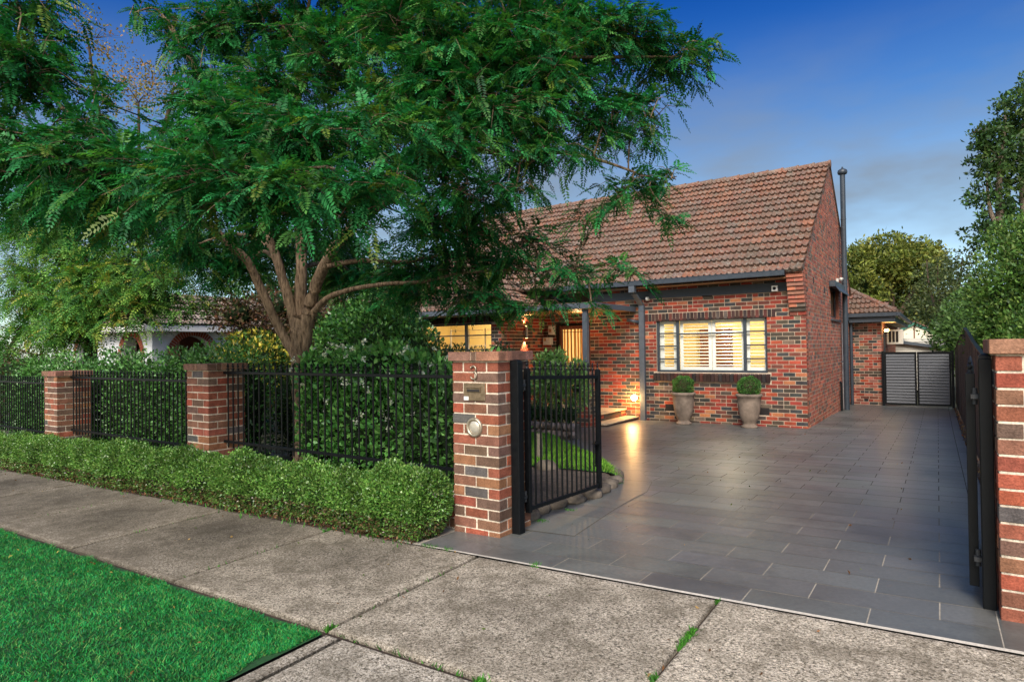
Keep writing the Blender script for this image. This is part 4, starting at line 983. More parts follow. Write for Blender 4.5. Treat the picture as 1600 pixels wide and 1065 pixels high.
# clipped low hedge along the footpath
def low_hedge():
    t = thing('low_hedge', 'low bright green clipped hedge along the footpath in front of the fence', 'hedge', (-6, -.23, -.1))
    x0, x1 = -13.5, -.49; n = 135000; rng = RNG
    u = rng.random(n)**1.35; x = x1-(x1-x0)*u           # denser near the drive, where it is seen closest
    k = rng.random(n); y = np.empty(n); z = np.empty(n); nx = np.zeros((n, 3))
    W, Hh = .27, .50
    bump_ = .035*np.sin(x*5.3)+.03*np.sin(x*11.7+1)+.02*np.sin(x*23)
    end = np.clip((x1-x)/.12, 0, 1)**.4
    hh = (Hh+bump_*.9)*(.9+.1*end)
    gzv = np.array([gz(a, -.2) for a in x])
    ang = np.where(k < .9, rng.uniform(-.15, 1, n), 1.0)*math.pi*.62  # around the rounded section from path side over the top
    rr = 1-.30*rng.random(n)**2
    cy = -.21
    lump = .5+.5*np.sin(x*4.1+1.3*np.sin(x*1.7)); Wx = W*(.62+.30*lump+.08*np.sin(x*13+2)); sprig = (rng.random(n) < .06)*rng.random(n)*.10
    y = cy-np.cos(ang)*Wx*(rr+sprig)*np.where(np.cos(ang) > 0, 1, .9); z = gzv+.05+(hh*(.93+.10*lump)-.05)*np.clip(np.sin(ang)*1.02, .0, 1)**.75*(rr+sprig)
    z += rng.normal(size=n)*.012
    nx[:, 1] = -np.cos(ang); nx[:, 2] = np.sin(ang)+.25
    P = np.stack([x, y, z], 1)
    m_ = 5000; d = rng.normal(size=(m_, 3)); d /= np.linalg.norm(d, axis=1)[:, None]; d[:, 0] = np.abs(d[:, 0])   # rounded end by the pillar
    E_ = np.array([-.53, -.24, .26])+d*np.array([.11, .25, .27])*(1-.3*rng.random(m_)**2)[:, None]; E_ = E_[:m_]
    P[:m_] = E_; nx[:m_] = d+np.array([0, 0, .2]); x, z = P[:, 0], P[:, 2]; y = P[:, 1]; gzv = np.array([gz(a, -.2) for a in x])
    V, F = leaf_quads(P, .026, nx, .75, .52)
    patch = .5+.5*np.sin(x*6.1+np.sin(z*14+x*3)*1.6)*np.cos(x*2.3+y*9)
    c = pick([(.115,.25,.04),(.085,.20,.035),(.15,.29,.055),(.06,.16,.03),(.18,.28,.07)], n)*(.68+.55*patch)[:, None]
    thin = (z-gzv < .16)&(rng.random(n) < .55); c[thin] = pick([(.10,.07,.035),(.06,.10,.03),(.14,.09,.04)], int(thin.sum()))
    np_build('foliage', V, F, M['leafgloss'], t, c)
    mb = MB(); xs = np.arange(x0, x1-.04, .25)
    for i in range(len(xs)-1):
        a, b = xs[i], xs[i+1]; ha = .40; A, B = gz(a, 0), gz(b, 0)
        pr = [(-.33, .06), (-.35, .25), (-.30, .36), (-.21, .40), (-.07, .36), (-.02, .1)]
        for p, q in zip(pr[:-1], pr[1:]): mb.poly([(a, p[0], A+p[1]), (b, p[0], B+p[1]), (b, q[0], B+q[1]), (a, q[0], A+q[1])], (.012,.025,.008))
    mb.build('dark_core', M['core'], t)  # added dark inner shell keeping light from passing through the hedge
low_hedge()
DKG = [(.07,.21,.042),(.10,.27,.055),(.05,.15,.034),(.15,.33,.085),(.08,.18,.045)]
shrub('tall_hedge', 'tall dark green glossy hedge behind the fence between the far and second pillars', 'hedge', hedge_blobs(-12.8, -4.6, .55, 1.45, 1.78, .45), 52000, .058, DKG+[(.07,.15,.05)], 'leafgloss', .5)
shrub('tall_hedge', 'dark glossy hedge with speckled leaves right behind the numbered pillar and fence', 'hedge', hedge_blobs(-1.75, -.62, .55, 1.35, 1.50, .4), 7500, .07, DKG+[(.06,.14,.05),(.05,.12,.03)], 'leafgloss', .5)
shrub('flowering_viburnum', 'leafy bush dotted with flat white flower heads behind the fence', 'flowering bush', [(-3.22,.75,.62,.18,.22,.62),(-3.3,.8,1.2,.2,.22,.3),(-3.0,1.05,.55,.5,.5,.6),(-2.5,1.0,.6,.55,.5,.7),(-2.0,1.05,.55,.5,.5,.65),(-2.9,1.1,1.15,.45,.45,.42),(-2.35,1.1,1.2,.5,.45,.42),(-1.85,1.1,1.1,.4,.4,.4),(-3.2,1.0,.8,.3,.35,.5)], 15000, .07, [(.085,.26,.05),(.135,.35,.075),(.06,.20,.042),(.19,.40,.10)], 'leafgloss', .6, flowers=(18, 240, .026, [(.78,.78,.68),(.85,.85,.78)]))
shrub('bush', 'dark shaded bush between the second pillar and the tree trunk', 'bush', [(-5.0,2.2,.6,.6,.5,.75),(-4.5,2.4,.6,.6,.5,.8),(-5.6,2.4,.6,.7,.5,.8)], 9000, .06, [(.02,.055,.018),(.03,.07,.02),(.05,.09,.02)])
shrub('variegated_shrub', 'rounded shrub with bright yellow variegated leaves left of the tree trunk', 'shrub', [(-9.3,4.0,1.25,.95,.8,.75),(-8.8,3.9,1.1,.6,.6,.7),(-9.9,4.1,1.0,.6,.6,.8)], 9000, .09, [(.05,.13,.025),(.09,.17,.03),(.42,.36,.04),(.03,.08,.02),(.5,.42,.08)], 'leaf', .5)
shrub('purple_leaf_shrub', 'dull reddish bronze shrub in front of the white house', 'shrub', [(-11.2,5.6,1.7,.9,.8,.9),(-10.4,5.9,2.0,.8,.7,.8),(-11.9,5.6,1.3,.7,.6,.9),(-9.9,6.2,1.3,.7,.7,1),(-9.6,6.6,2.2,.8,.7,.7),(-8.8,6.8,1.9,.8,.7,.9),(-9.7,3.9,2.35,.7,.6,.5),(-9.2,4.6,2.5,.6,.6,.5),(-8.6,5,2.2,.6,.6,.6)], 17000, .085, [(.09,.05,.03),(.12,.08,.04),(.06,.035,.025),(.10,.11,.04),(.16,.07,.04)], corek=.5)
shrub('camellia', 'big glossy green camellia with a few pink blooms in front of the left wing', 'shrub', [(-6.6,5.0,1.35,.9,.8,1.1),(-5.7,5.2,1.1,.7,.7,.95),(-7.4,5.0,1.2,.8,.8,1.2),(-6.9,5.4,2.1,.8,.7,.7),(-6.2,5.3,1.85,.6,.5,.55),(-7.8,5.4,1.9,.7,.7,.7)], 22000, .095, [(.045,.15,.028),(.07,.20,.04),(.12,.27,.055),(.03,.10,.024)], 'leafgloss', .5, flowers=(9, 26, .035, [(.55,.06,.2),(.6,.12,.28),(.55,.1,.06)]))
shrub('box_hedge', 'clipped green hedge with reddish tips in front of the left wing window', 'hedge', hedge_blobs(-5.6, -3.3, 4.6, 5.5, 1.80, .45), 15000, .06, [(.03,.09,.022),(.05,.13,.03),(.10,.10,.04),(.02,.06,.018)], 'leafgloss', .5)
shrub('azalea', 'pale green azalea bush growing in front of the porch', 'bush', [(-3.5,6.7,.75,.3,.3,.45),(-3.2,6.65,.95,.25,.25,.3),(-3.6,6.7,1.2,.2,.2,.22),(-2.95,6.8,.7,.25,.25,.4),(-3.3,6.7,1.32,.16,.16,.16),(-2.9,6.8,1.1,.16,.16,.16),(-3.75,6.7,.7,.2,.2,.35)], 4200, .10, [(.20,.38,.10),(.28,.48,.15),(.13,.27,.07),(.36,.52,.20)], 'leaf', .34, corek=.3)
shrub('low_box_hedge', 'small clipped box hedge on top of the garden stone wall', 'hedge', [(x, 6.2, .27, .2, .2, .2) for x in np.arange(-4.1, -2.6, .22)], 6500, .03, [(.05,.13,.025),(.07,.18,.035),(.03,.09,.02)], 'leafgloss', .5)

# ---- pinnate-leaved tree
def frond_quads(P, D, L, rng=RNG, K=8, droop=.35):
    n = len(P); D = D/(np.linalg.norm(D, axis=1)[:, None]+1e-9)
    up = np.tile(np.array([0, 0, 1.]), (n, 1))+rng.normal(size=(n, 3))*.35
    S = np.cross(D, up); S /= np.linalg.norm(S, axis=1)[:, None]+1e-9
    down = np.array([0, 0, -1.]); quads = []
    for k in range(K):
        t = .14+.86*(k+.5)/K
        A = P+D*(L*t)[:, None]+down*(L*droop*t*t)[:, None]
        T = D+down*(2*droop*t); T = T/np.linalg.norm(T, axis=1)[:, None]
        ll = L*(.20*math.sin(math.pi*(.22+.66*t))+.035); w = (L*.085)[:, None]
        for sg in (-1, 1):
            dd = S*sg*.92+T*.34+down*.18+rng.normal(size=(n, 3))*.13; dd /= np.linalg.norm(dd, axis=1)[:, None]
            tip = A+dd*ll[:, None]; mid = A+dd*(ll*.52)[:, None]
            quads.append(np.stack([A, mid+T*w*.62, tip, mid-T*w*.62], 1))
    tipb = P+D*L[:, None]+down*(L*droop)[:, None]; T = D+down*2*droop; T /= np.linalg.norm(T, axis=1)[:, None]
    l2 = (L*.2)[:, None]; quads.append(np.stack([tipb, tipb+T*l2*.5+S*l2*.2, tipb+T*l2, tipb+T*l2*.5-S*l2*.2], 1))
    Q = np.stack(quads, 1); m = Q.shape[1]
    return Q.reshape(-1, 3), np.arange(n*m*4).reshape(-1, 4), m
def smooth_path(pts, n=4):
    pts = [Vector(p) for p in pts]; out = []
    for i in range(len(pts)-1):
        p0 = pts[max(i-1, 0)]; p1 = pts[i]; p2 = pts[i+1]; p3 = pts[min(i+2, len(pts)-1)]
        for k in range(n):
            t = k/n; out.append(.5*((2*p1)+(p2-p0)*t+(2*p0-5*p1+4*p2-p3)*t*t+(3*p1-p0-3*p2+p3)*t**3))
    out.append(pts[-1]); return out
def pinnate_tree(t, limbs, pads, dens, flen, pal, barkm, twig_r=.006, pal_w=None, K=8):
    tr = MB(); allp = []
    for pts, r0, r1, ns in limbs:
        sp = smooth_path(pts, 5); m = len(sp)
        rr = [r0+(r1-r0)*(i/(m-1))**.8 for i in range(m)]
        sp = [p+Vector((random.uniform(-1,1), random.uniform(-1,1), random.uniform(-1,1)))*rr[i]*.10 for i, p in enumerate(sp)]
        tr.tube(sp, [r*random.uniform(.94, 1.06) for r in rr], ns); allp += [(p, rr[i]) for i, p in enumerate(sp)]
    PP, DD = [], []; rng = random.Random(5)
    for (x, y, z, ra, rv) in pads:
        c = Vector((x, y, z)); near = min(allp, key=lambda q: (q[0]-c).length + (0.25 if q[0].z > z+.3 else 0)); d0 = (near[0]-c).length
        if d0 > .15:
            midp = near[0].lerp(c, .5)+Vector((rng.uniform(-.1,.1), rng.uniform(-.1,.1), .06+.06*d0)); rb_ = min(near[1]*.7, .012+.012*d0)
            tr.tube(smooth_path([near[0], midp, c], 4), [rb_+(twig_r*1.6-rb_)*i/8 for i in range(9)], 6)
        nt = max(4, int(dens*ra*(ra+rv)))
        for _ in range(nt):
            th = rng.uniform(0, 2*math.pi); ph = math.asin(rng.uniform(-.75, 1)); k = rng.uniform(.55, 1.05)
            e = c+Vector((ra*math.cos(th)*math.cos(ph), ra*math.sin(th)*math.cos(ph), rv*math.sin(ph)))*k
            s0 = c+Vector((rng.uniform(-.3,.3)*ra, rng.uniform(-.3,.3)*ra, rng.uniform(-.3,.3)*rv))
            dv = e-s0; mid = s0.lerp(e, .55)+Vector((0, 0, .12*dv.length)); e = e-Vector((0, 0, .10*dv.length))
            tr.tube([s0, mid, e], [twig_r, twig_r*.7, twig_r*.3], 4, cap=False)
            nf = max(5, int(dv.length*19))
            for i in range(nf):
                u = .2+.8*i/(nf-1); p = s0.lerp(mid, u/.55) if u < .55 else mid.lerp(e, (u-.55)/.45)
                dd = (dv.normalized()*.55+Vector((rng.gauss(0,.6), rng.gauss(0,.6), rng.gauss(-.12,.4)))).normalized(); PP.append(p); DD.append(dd)
            PP.append(e); DD.append(dv.normalized())
    P = np.array([tuple(p) for p in PP]); D = np.array([tuple(p) for p in DD]); n = len(P); L = flen*RNG.uniform(.6, 1.25, n)
    V, F, m = frond_quads(P, D, L, K=K)
    fc = np.array(pal)[RNG.choice(len(pal), n, p=pal_w)]*RNG.uniform(.7, 1.3, (n, 1)); col = np.repeat(fc, m, 0)
    tr.build('trunk', barkm, t, smooth=True); np_build('crown', V, F, M['leaf'], t, col)
    print('tree', t.name, 'fronds', n, 'quads', len(F))

LIMBS = {
'A': [(-3.71, 0.94, 1.11), (-3.76, 0.9, 1.46), (-3.85, 0.81, 1.69), (-3.91, 0.7, 1.96), (-3.96, 0.55, 2.31), (-3.93, 0.38, 2.59), (-3.92, 0.15, 2.76), (-3.95, -0.12, 2.97), (-4.02, -0.41, 3.06), (-4.3, -.9, 3.2)],
'B': [(-3.73, 0.96, 1.43), (-3.76, 0.93, 1.75), (-3.8, 0.9, 2.0), (-3.84, 0.85, 2.24), (-3.89, 0.77, 2.59), (-3.9, 0.64, 2.97), (-3.86, 0.54, 3.32), (-3.9, 0.38, 3.84), (-4.65, 0.1, 5.1), (-5.01, -0.03, 5.71)],
'C': [(-3.72, 0.96, 1.43), (-3.75, 0.99, 2.2), (-3.74, 0.99, 2.7), (-3.74, 0.98, 3.21), (-3.74, 0.98, 3.79), (-3.75, 0.96, 4.52), (-3.7, 0.98, 5.33)],
'C2': [(-3.75, 0.99, 2.75), (-3.45, 0.99, 3.2), (-3.0, 0.88, 3.49), (-2.47, 0.62, 3.85)],
'D': [(-3.7, 0.98, 1.43), (-3.64, 0.97, 1.83), (-3.59, 0.98, 2.04), (-3.47, 1.0, 2.34), (-3.2, 0.99, 2.69), (-2.86, 0.98, 2.94), (-2.54, 0.95, 3.07), (-1.98, 0.96, 3.31), (-1.58, 1.11, 3.81), (-1.16, 1.5, 4.68), (-0.67, 2.07, 5.06)],
'E': [(-3.65, 0.97, 1.59), (-3.56, 1.01, 1.95), (-3.47, 1.0, 2.05), (-3.29, 1.06, 2.19), (-2.94, 1.17, 2.28), (-2.55, 1.32, 2.32), (-2.13, 1.48, 2.33), (-1.69, 1.9, 2.45), (-0.52, 2.33, 2.43)],
'F': [(-3.25, 0.99, 2.56), (-2.99, 1.26, 2.63), (-2.53, 1.69, 2.63), (-1.81, 1.81, 2.72)],
'G': [(-1.82, 0.95, 3.39), (-1.4, 1.34, 4.48), (-1.04, 1.82, 4.77), (-0.47, 2.32, 4.88), (0.44, 3.18, 4.96)],
'H': [(-1.58, 1.11, 3.81), (-1.0, 1.5, 3.66), (-0.35, 2.06, 3.67), (0.28, 2.73, 3.43)],
'I': [(-3.72, 0.99, 3.54), (-3.03, 0.73, 4.14), (-2.06, -0.3, 3.46), (-1.57, -0.93, 3.0)],
'J': [(-3.75, 0.49, 3.29), (-3.19, -0.46, 3.24), (-3.21, -1.32, 3.24), (-3.59, -1.93, 3.28), (-4.0, -2.21, 3.4)],
'K': [(-3.21, -1.32, 3.24), (-3.58, -1.69, 3.74), (-4.07, -1.91, 4.32)]}
LR = {'A': (.066,.04), 'B': (.085,.03), 'C': (.09,.04), 'C2': (.055,.02), 'D': (.09,.045), 'E': (.05,.014), 'F': (.045,.012), 'G': (.05,.012), 'H': (.045,.01), 'I': (.05,.012), 'J': (.055,.015), 'K': (.03,.01)}
limbs = [(v, LR[k][0], LR[k][1], 12) for k, v in LIMBS.items()] + [([(-3.73,.96,-.2),(-3.73,.96,.1),(-3.73,.96,.78),(-3.73,.96,1.27),(-3.73,.955,1.55),(-3.73,.95,1.79),(-3.72,.96,1.95)], .10, .12, 16), ([(-3.70,.98,1.0),(-3.66,.98,1.6),(-3.60,1.0,2.0)], .075, .06, 10)]
PADS = [(0.44, 3.18, 4.96, 0.55, 0.3), (0.73, 3.5, 5.15, 0.25, 0.12), (-0.06, 2.84, 5.19, 0.8, 0.5), (-0.56, 2.5, 5.2, 0.9, 0.6), (0.19, 2.78, 4.2, 0.5, 0.45), (-0.24, 2.49, 4.06, 0.7, 0.6), (0.4, 2.81, 3.39, 0.4, 0.25), (0.03, 2.56, 3.29, 0.45, 0.4), (0.49, 2.64, 2.98, 0.25, 0.12), (-0.22, 2.16, 3.0, 0.35, 0.2), (-0.63, 1.86, 4.53, 0.9, 0.7), (-1.04, 1.58, 4.97, 0.9, 0.7), (-1.05, 1.34, 4.04, 0.9, 0.7), (-0.6, 1.65, 3.62, 0.7, 0.5), (-1.52, 1.26, 4.55, 0.9, 0.7), (-1.86, 1.02, 4.98, 0.9, 0.7), (-1.27, 0.84, 3.61, 0.8, 0.6), (-1.06, 0.99, 3.11, 0.5, 0.35), (-1.94, 1.97, 2.59, 0.7, 0.45), (-1.3, 2.16, 2.48, 0.55, 0.3), (-0.58, 2.28, 2.39, 0.5, 0.22), (0.02, 2.45, 2.36, 0.35, 0.2), (-1.67, 1.18, 2.91, 0.5, 0.5), (-2.67, 1.96, 2.57, 0.7, 0.4), (-1.05, 2.33, 2.05, 0.5, 0.2), (-0.33, 2.34, 1.98, 0.18, 0.12), (-1.68, 2.15, 2.11, 0.5, 0.2), (-1.44, -1.08, 2.72, 0.8, 0.38), (-1.02, -0.79, 2.66, 0.65, 0.42), (-1.96, -1.19, 2.88, 0.8, 0.48), (-0.83, -0.42, 2.88, 0.5, 0.4), (-2.66, -1.3, 2.95, 0.8, 0.48), (-3.13, -1.62, 3.1, 0.8, 0.5), (-3.54, -1.9, 3.22, 0.8, 0.6), (-4.0, -2.21, 3.34, 0.8, 0.6), (-3.93, -1.81, 4.08, 0.7, 0.6), (-4.37, -2.11, 4.33, 0.8, 0.6), (-4.26, -1.8, 4.84, 0.6, 0.5), (-3.55, -1.55, 3.78, 0.4, 0.4), (-1.68, -0.52, 3.33, 0.9, 0.45), (-2.33, -0.72, 3.52, 0.8, 0.4), (-1.35, -0.06, 3.51, 0.7, 0.45), (-4.64, 0.34, 5.59, 0.7, 0.6), (-4.13, 0.92, 5.77, 0.9, 0.6), (-3.03, 0.83, 4.94, 0.8, 0.6), (-3.02, 1.44, 5.65, 0.8, 0.6), (-1.99, 0.94, 4.34, 0.7, 0.6), (-3.46, 0.43, 4.52, 0.8, 0.5), (-4.21, -0.07, 4.54, 0.4, 0.4), (-5.11, 0.02, 5.68, 0.35, 0.3), (-5.44, -0.2, 5.85, 0.3, 0.2), (-6.0, 1.64, 2.81, 0.8, 0.45), (-6.44, 0.97, 3.08, 0.8, 0.45), (-4.51, 2.64, 2.59, 0.8, 0.4), (-3.88, 2.83, 2.36, 0.5, 0.3), (-5.56, -0.24, 3.33, 0.9, 0.35), (-6.23, -0.7, 3.34, 0.9, 0.4), (-5.16, 1.84, 3.15, 0.6, 0.4), (-4.6, 2.22, 3.05, 0.4, 0.3),
         (-6.2,1.9,3.2,.8,.5), (-5.0,2.6,3.0,.7,.5), (-1.55, 1.75, 3.15, .5, .35), (-1.35, 1.55, 2.85, .5, .35), (-1.0, 1.95, 2.75, .45, .25), (-2.0, 1.5, 3.0, .5, .4), (-0.75, 1.45, 3.25, .4, .25), (-2.2, 2.6, 2.2, .5, .3), (-3.1, 2.5, 2.3, .5, .3), (-2.4, 1.5, 6.0, 1.0, .7), (-1.2, 2.2, 6.1, 1.0, .7), (-3.4, .9, 6.5, 1.0, .7), (-4.9, 1.2, 4.2, .8, .6), (-5.6, .6, 4.4, .7, .5)]
BT = thing('locust_tree', 'large spreading street garden tree with feathery green leaves over the fence', 'tree', (-3.7, .93, gz(-3.7, .93)))
pinnate_tree(BT, limbs, PADS+[(-4.5,.15,4.9,.45,.4),(-4.9,.05,5.35,.4,.35)], 45, .225, [(.016,.155,.038),(.028,.19,.046),(.011,.092,.026),(.068,.20,.036),(.045,.135,.027),(.13,.19,.03)], M['bark'], pal_w=[.26,.26,.17,.16,.12,.03], K=10)

LT = [(-13.84, 1.4, 3.29, 1.0, 0.6), (-12.89, 2.04, 3.71, 1.2, 0.8), (-11.95, 2.68, 3.41, 1.1, 0.8), (-10.97, 2.74, 2.78, 0.7, 0.6), (-12.8, 1.51, 2.54, 1.0, 0.5), (-12.66, 1.01, 1.98, 0.9, 0.4), (-11.67, 1.91, 2.5, 1.0, 0.5), (-14.18, 1.76, 4.24, 1.2, 0.7), (-12.71, 2.75, 4.36, 1.2, 0.6), (-11.74, 3.42, 3.75, 0.9, 0.7), (-11.9, 1.53, 1.83, 0.7, 0.3), (-10.69, 2.1, 2.2, 0.5, 0.3), (-13.1, 0.71, 1.72, 0.5, 0.3), (-11.73, 4.02, 4.28, 0.8, 0.6), (-12.4, 2.4, 5.0, 1.1, .6)]
t = thing('young_locust_tree', 'lighter yellow green feathery tree beyond the farthest pillar', 'tree', (-12.16, 2, gz(-12.16, 2)))
pinnate_tree(t, [([(-12.16,2,-.4),(-12.15,2,.8),(-12.18,2.02,1.7),(-12.1,2.1,2.2)], .15, .12, 12), ([(-12.15,2.05,2.0),(-12.6,1.9,2.9),(-12.9,2.0,3.9),(-12.8,2.5,4.6)], .09, .02, 8), ([(-12.12,2.05,2.0),(-11.8,2.4,2.9),(-11.7,3.0,3.9)], .08, .02, 8), ([(-12.12,2,1.9),(-11.5,1.9,2.2),(-10.7,2.1,2.3)], .05, .015, 6), ([(-12.18,2,1.9),(-12.8,1.6,2.2),(-13.6,1.2,2.4)], .05, .015, 6)],
             LT+[(-12.3,1.9,3.0,1.1,.7),(-11.2,2.4,3.3,.9,.7),(-13.2,1.2,2.7,.9,.6),(-10.9,2.6,2.5,.6,.4),(-12.0,1.3,2.2,.8,.4),(-10.4,3.0,3.1,.6,.5),(-10.9,2.19,2.35,.8,.35),(-11.44,2.06,2.77,.9,.5),(-10.94,2.4,2.82,.8,.5),(-11.45,1.59,1.95,.8,.3),(-10.23,2.64,2.99,.8,.4),(-10.2,3.2,2.45,.6,.35),(-9.8,3.6,2.9,.6,.4)], 22, .32, [(.08,.22,.04),(.14,.29,.05),(.05,.16,.035),(.22,.32,.045),(.32,.30,.05)], M['barkdark'], twig_r=.008, pal_w=[.34,.28,.2,.13,.05], K=6)

# ---- broad-leaved trees
def leafy_tree(name, label, x, y, limbs, blobs, n, size, pal, bark, mat='leaf', corek=0, spread=1.1, shell=.75):
    t = thing(name, label, 'tree', (x, y, gz(x, y))); tr = MB(); allp = []
    for pts, r0, r1 in limbs:
        sp = smooth_path(pts, 4); m = len(sp); rr = [r0+(r1-r0)*i/(m-1) for i in range(m)]; tr.tube(sp, rr, 9); allp += [(p, r) for p, r in zip(sp, rr)]
    for b in blobs:
        c = Vector(b[:3]); near = min(allp, key=lambda q: (q[0]-c).length); r0 = min(near[1]*.7, .02+b[3]*.02)
        tr.tube(smooth_path([near[0], near[0].lerp(c, .5)+Vector((0,0,.1*b[5])), c], 3), [r0*(1-.12*i) for i in range(7)], 6)
        for k in range(7):
            d = Vector((random.gauss(0,1), random.gauss(0,1), random.gauss(.3,1))).normalized(); e = c+Vector((d.x*b[3], d.y*b[4], d.z*b[5]))*.85; tr.tube([c, c.lerp(e, .5)+Vector((0,0,.05)), e], [r0*.35, r0*.2, r0*.06], 4, cap=False)
    tr.build('trunk', bark, t, smooth=True)
    # leaves gather in small sprays spread through each blob
    ns = n//16; C, d = blob_points(blobs, ns, shell=shell); rs = min(b[3] for b in blobs)*.22
    P = np.repeat(C, 16, 0)+RNG.normal(size=(ns*16, 3))*rs*np.array([1, 1, .6]); dd = np.repeat(d, 16, 0)
    V, F = leaf_quads(P, size, dd*.6+np.array([0, 0, .25]), spread, .45); np_build('crown', V, F, M[mat], t, np.repeat(pick(pal, ns), 16, 0)*RNG.uniform(.8, 1.2, (ns*16, 1)))
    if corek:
        mb = MB(); core(mb, blobs, corek); mb.build('crown_core', M['core'], t)  # unseen dark fill added to stop light coming through the crown
    return t
e3 = lambda L_: [(x, y, z, r, r, v) for x, y, z, r, v in L_]
leafy_tree('tall_tree', 'tall dark tree with bare pinkish stems beyond the paling fence', 5.0, 12.6,
    [([(5.0,12.6,-.3),(4.6,12.5,1.8),(4.15,12.3,3.4),(4.05,12.3,4.6),(4.2,12.4,6.2)], .16, .03), ([(4.7,12.5,1.6),(4.5,12.5,3.6),(4.45,12.5,5.4),(4.6,12.6,7)], .10, .02), ([(4.2,12.3,3.3),(3.9,12.15,4.2),(3.85,12.1,5)], .06, .015)],
    e3([(4.4,12.47,6.19,.55,.5),(4.05,12.25,5.27,.55,.5),(4.6,12.6,5.2,.8,.7),(3.82,12.11,4.55,.35,.35),(4.45,12.5,4.2,.7,.6),(3.78,12.1,3.75,.35,.4),(3.84,12.11,5.8,.3,.25),(4.9,12.7,6.4,.8,.7)]), 11000, .10, [(.04,.095,.022),(.06,.125,.03),(.028,.065,.018),(.095,.155,.038)], M['barkpale'])
shrub('boundary_shrub', 'big light green bush leaning over the paling fence behind the right pillar', 'bush', [(4.5,11.0,2.75,1.0,1,.85),(4.05,10.9,2.3,.7,.7,.7),(4.3,10.5,1.6,.85,.8,.7),(3.85,10.8,1.6,.5,.5,.5),(4.4,11.4,3.45,.7,.7,.5),(4.6,9.6,1.3,.8,.8,.9),(5.2,8.5,1.3,.9,.9,.9)], 26000, .085, [(.075,.165,.03),(.11,.21,.04),(.045,.11,.024),(.16,.24,.055)], 'leaf', .42, corek=.45)
leafy_tree('autumn_gold_tree', 'broad yellow green tree behind the rear roof', .6, 42.5, [([(.6,42.5,-.5),(.6,42.5,3),(.5,42.5,6)], .4, .1), ([(.6,42.5,2.5),(1.8,43,5),(2.3,44,6.5)], .2, .06), ([(.6,42.5,2.5),(-.4,41.8,5),(-.9,41.4,6.8)], .2, .06)],
    [(-1.01,41.41,5.3,1.7,1.7,1.8),(.53,42.4,6.9,2.0,2,1.5),(1.87,43.35,6.2,1.7,1.7,1.5),(.14,44.5,4.2,2.2,2,1.8),(1.6,45.5,3.6,1.8,1.8,1.5),(2.6,45,7.0,1.0,1,.9),(-1.15,41.3,7.0,.9,.9,.7)], 32000, .26, [(.14,.175,.035),(.19,.22,.042),(.10,.14,.03),(.24,.24,.05)], M['barkdark'], corek=.55)
leafy_tree('wispy_tree', 'thin sparse tree with bare twigs against the sky behind the shed', 3.2, 29, [([(3.2,29,-.5),(3.1,29,2),(3.0,29,5.0)], .14, .02), ([(3.1,29,1.6),(3.7,29,3.5),(3.9,29,5.2)], .09, .015), ([(3.1,29,2.2),(2.7,30,4),(2.6,31,5.4)], .08, .015)],
    e3([(2.61,31.8,3.2,1.4,1.3),(3.53,27.6,3.0,1.5,1.5),(3.8,29,4.4,1.1,1.1),(2.89,32,4.7,.9,.9)]), 6500, .15, [(.07,.10,.03),(.10,.12,.04),(.05,.075,.025)], M['barkdark'])
shrub('shrub', 'mid green shrub mass behind the louvred gate and shed', 'shrub', e3([(4.0,27.3,1.5,1.1,1.2),(3.79,23,1.7,1.1,1.2),(4.3,21,1.3,1.1,1.4),(4.6,17,1.2,1.0,1.3),(4.2,25,2.6,1.1,1.0)]), 15000, .14, [(.08,.16,.04),(.12,.21,.055),(.055,.12,.03)], 'leaf', .45, corek=.6)
leafy_tree('copper_tree', 'distant tree with thin orange brown leaves showing through the canopy', -18, 5.8, [([(-18,5.8,-.6),(-18,5.8,5),(-18,5.8,9.5)], .13, .03), ([(-18,5.8,5.5),(-19,5.2,8.5),(-19.3,4.9,11.5)], .12, .03), ([(-18,5.8,6),(-17.3,6.2,8.5),(-17,6.4,10)], .12, .03)],
    e3([(-19.04,5.01,11.55,1,.8),(-18.39,5.47,10.11,1.4,1),(-17.72,5.93,9.7,1.2,.9),(-17.04,6.38,9.89,1,.8),(-19.37,4.79,11.96,.8,.8)]), 2400, .10, [(.30,.16,.04),(.22,.17,.04),(.12,.15,.04),(.30,.22,.05)], M['barkdark'])
leafy_tree('bare_tree', 'leafless grey tree at the far left edge', -19.5, 2.6, [([(-19.5,2.6,-.6),(-19.3,2.6,1.2),(-19.9,2.2,2.6),(-20.6,1.9,3.4)], .12, .03), ([(-19.3,2.6,1.2),(-18.6,3,2.6),(-18.3,3.2,3.6)], .08, .02), ([(-19.4,2.6,.9),(-20.4,1.6,1.8),(-21.5,1,2.4)], .07, .02)],
    e3([(-20,2.2,3.2,.9,.7),(-18.6,3,3.2,.7,.6),(-21,1.4,2.4,.8,.6)]), 900, .08, [(.12,.06,.04),(.09,.07,.04)], M['barkdark'])
shrub('bush', 'brownish bush below the bare tree at the far left', 'bush', e3([(-17.5,2.6,.9,1.2,.9),(-19,2.2,1.1,1.2,1.0),(-20.5,1.6,1.0,1.3,1.0),(-22,1.0,1.0,1.3,1.0)]), 9000, .10, [(.10,.09,.035),(.14,.10,.05),(.07,.08,.03)], corek=.6)
leafy_tree('broad_tree', 'green tree behind the white arched house', -22, 16, [([(-22,16,-.6),(-22,16,3),(-22,16,7)], .3, .06)], e3([(-22,16,5.5,2.2,1.8),(-24,15,4.5,2,1.6),(-20,17,4.6,2,1.6),(-22,16,3.2,2.4,1.4),(-18,18,4,1.8,1.5)]), 16000, .2, [(.06,.13,.03),(.09,.15,.035),(.04,.09,.025)], M['barkdark'])

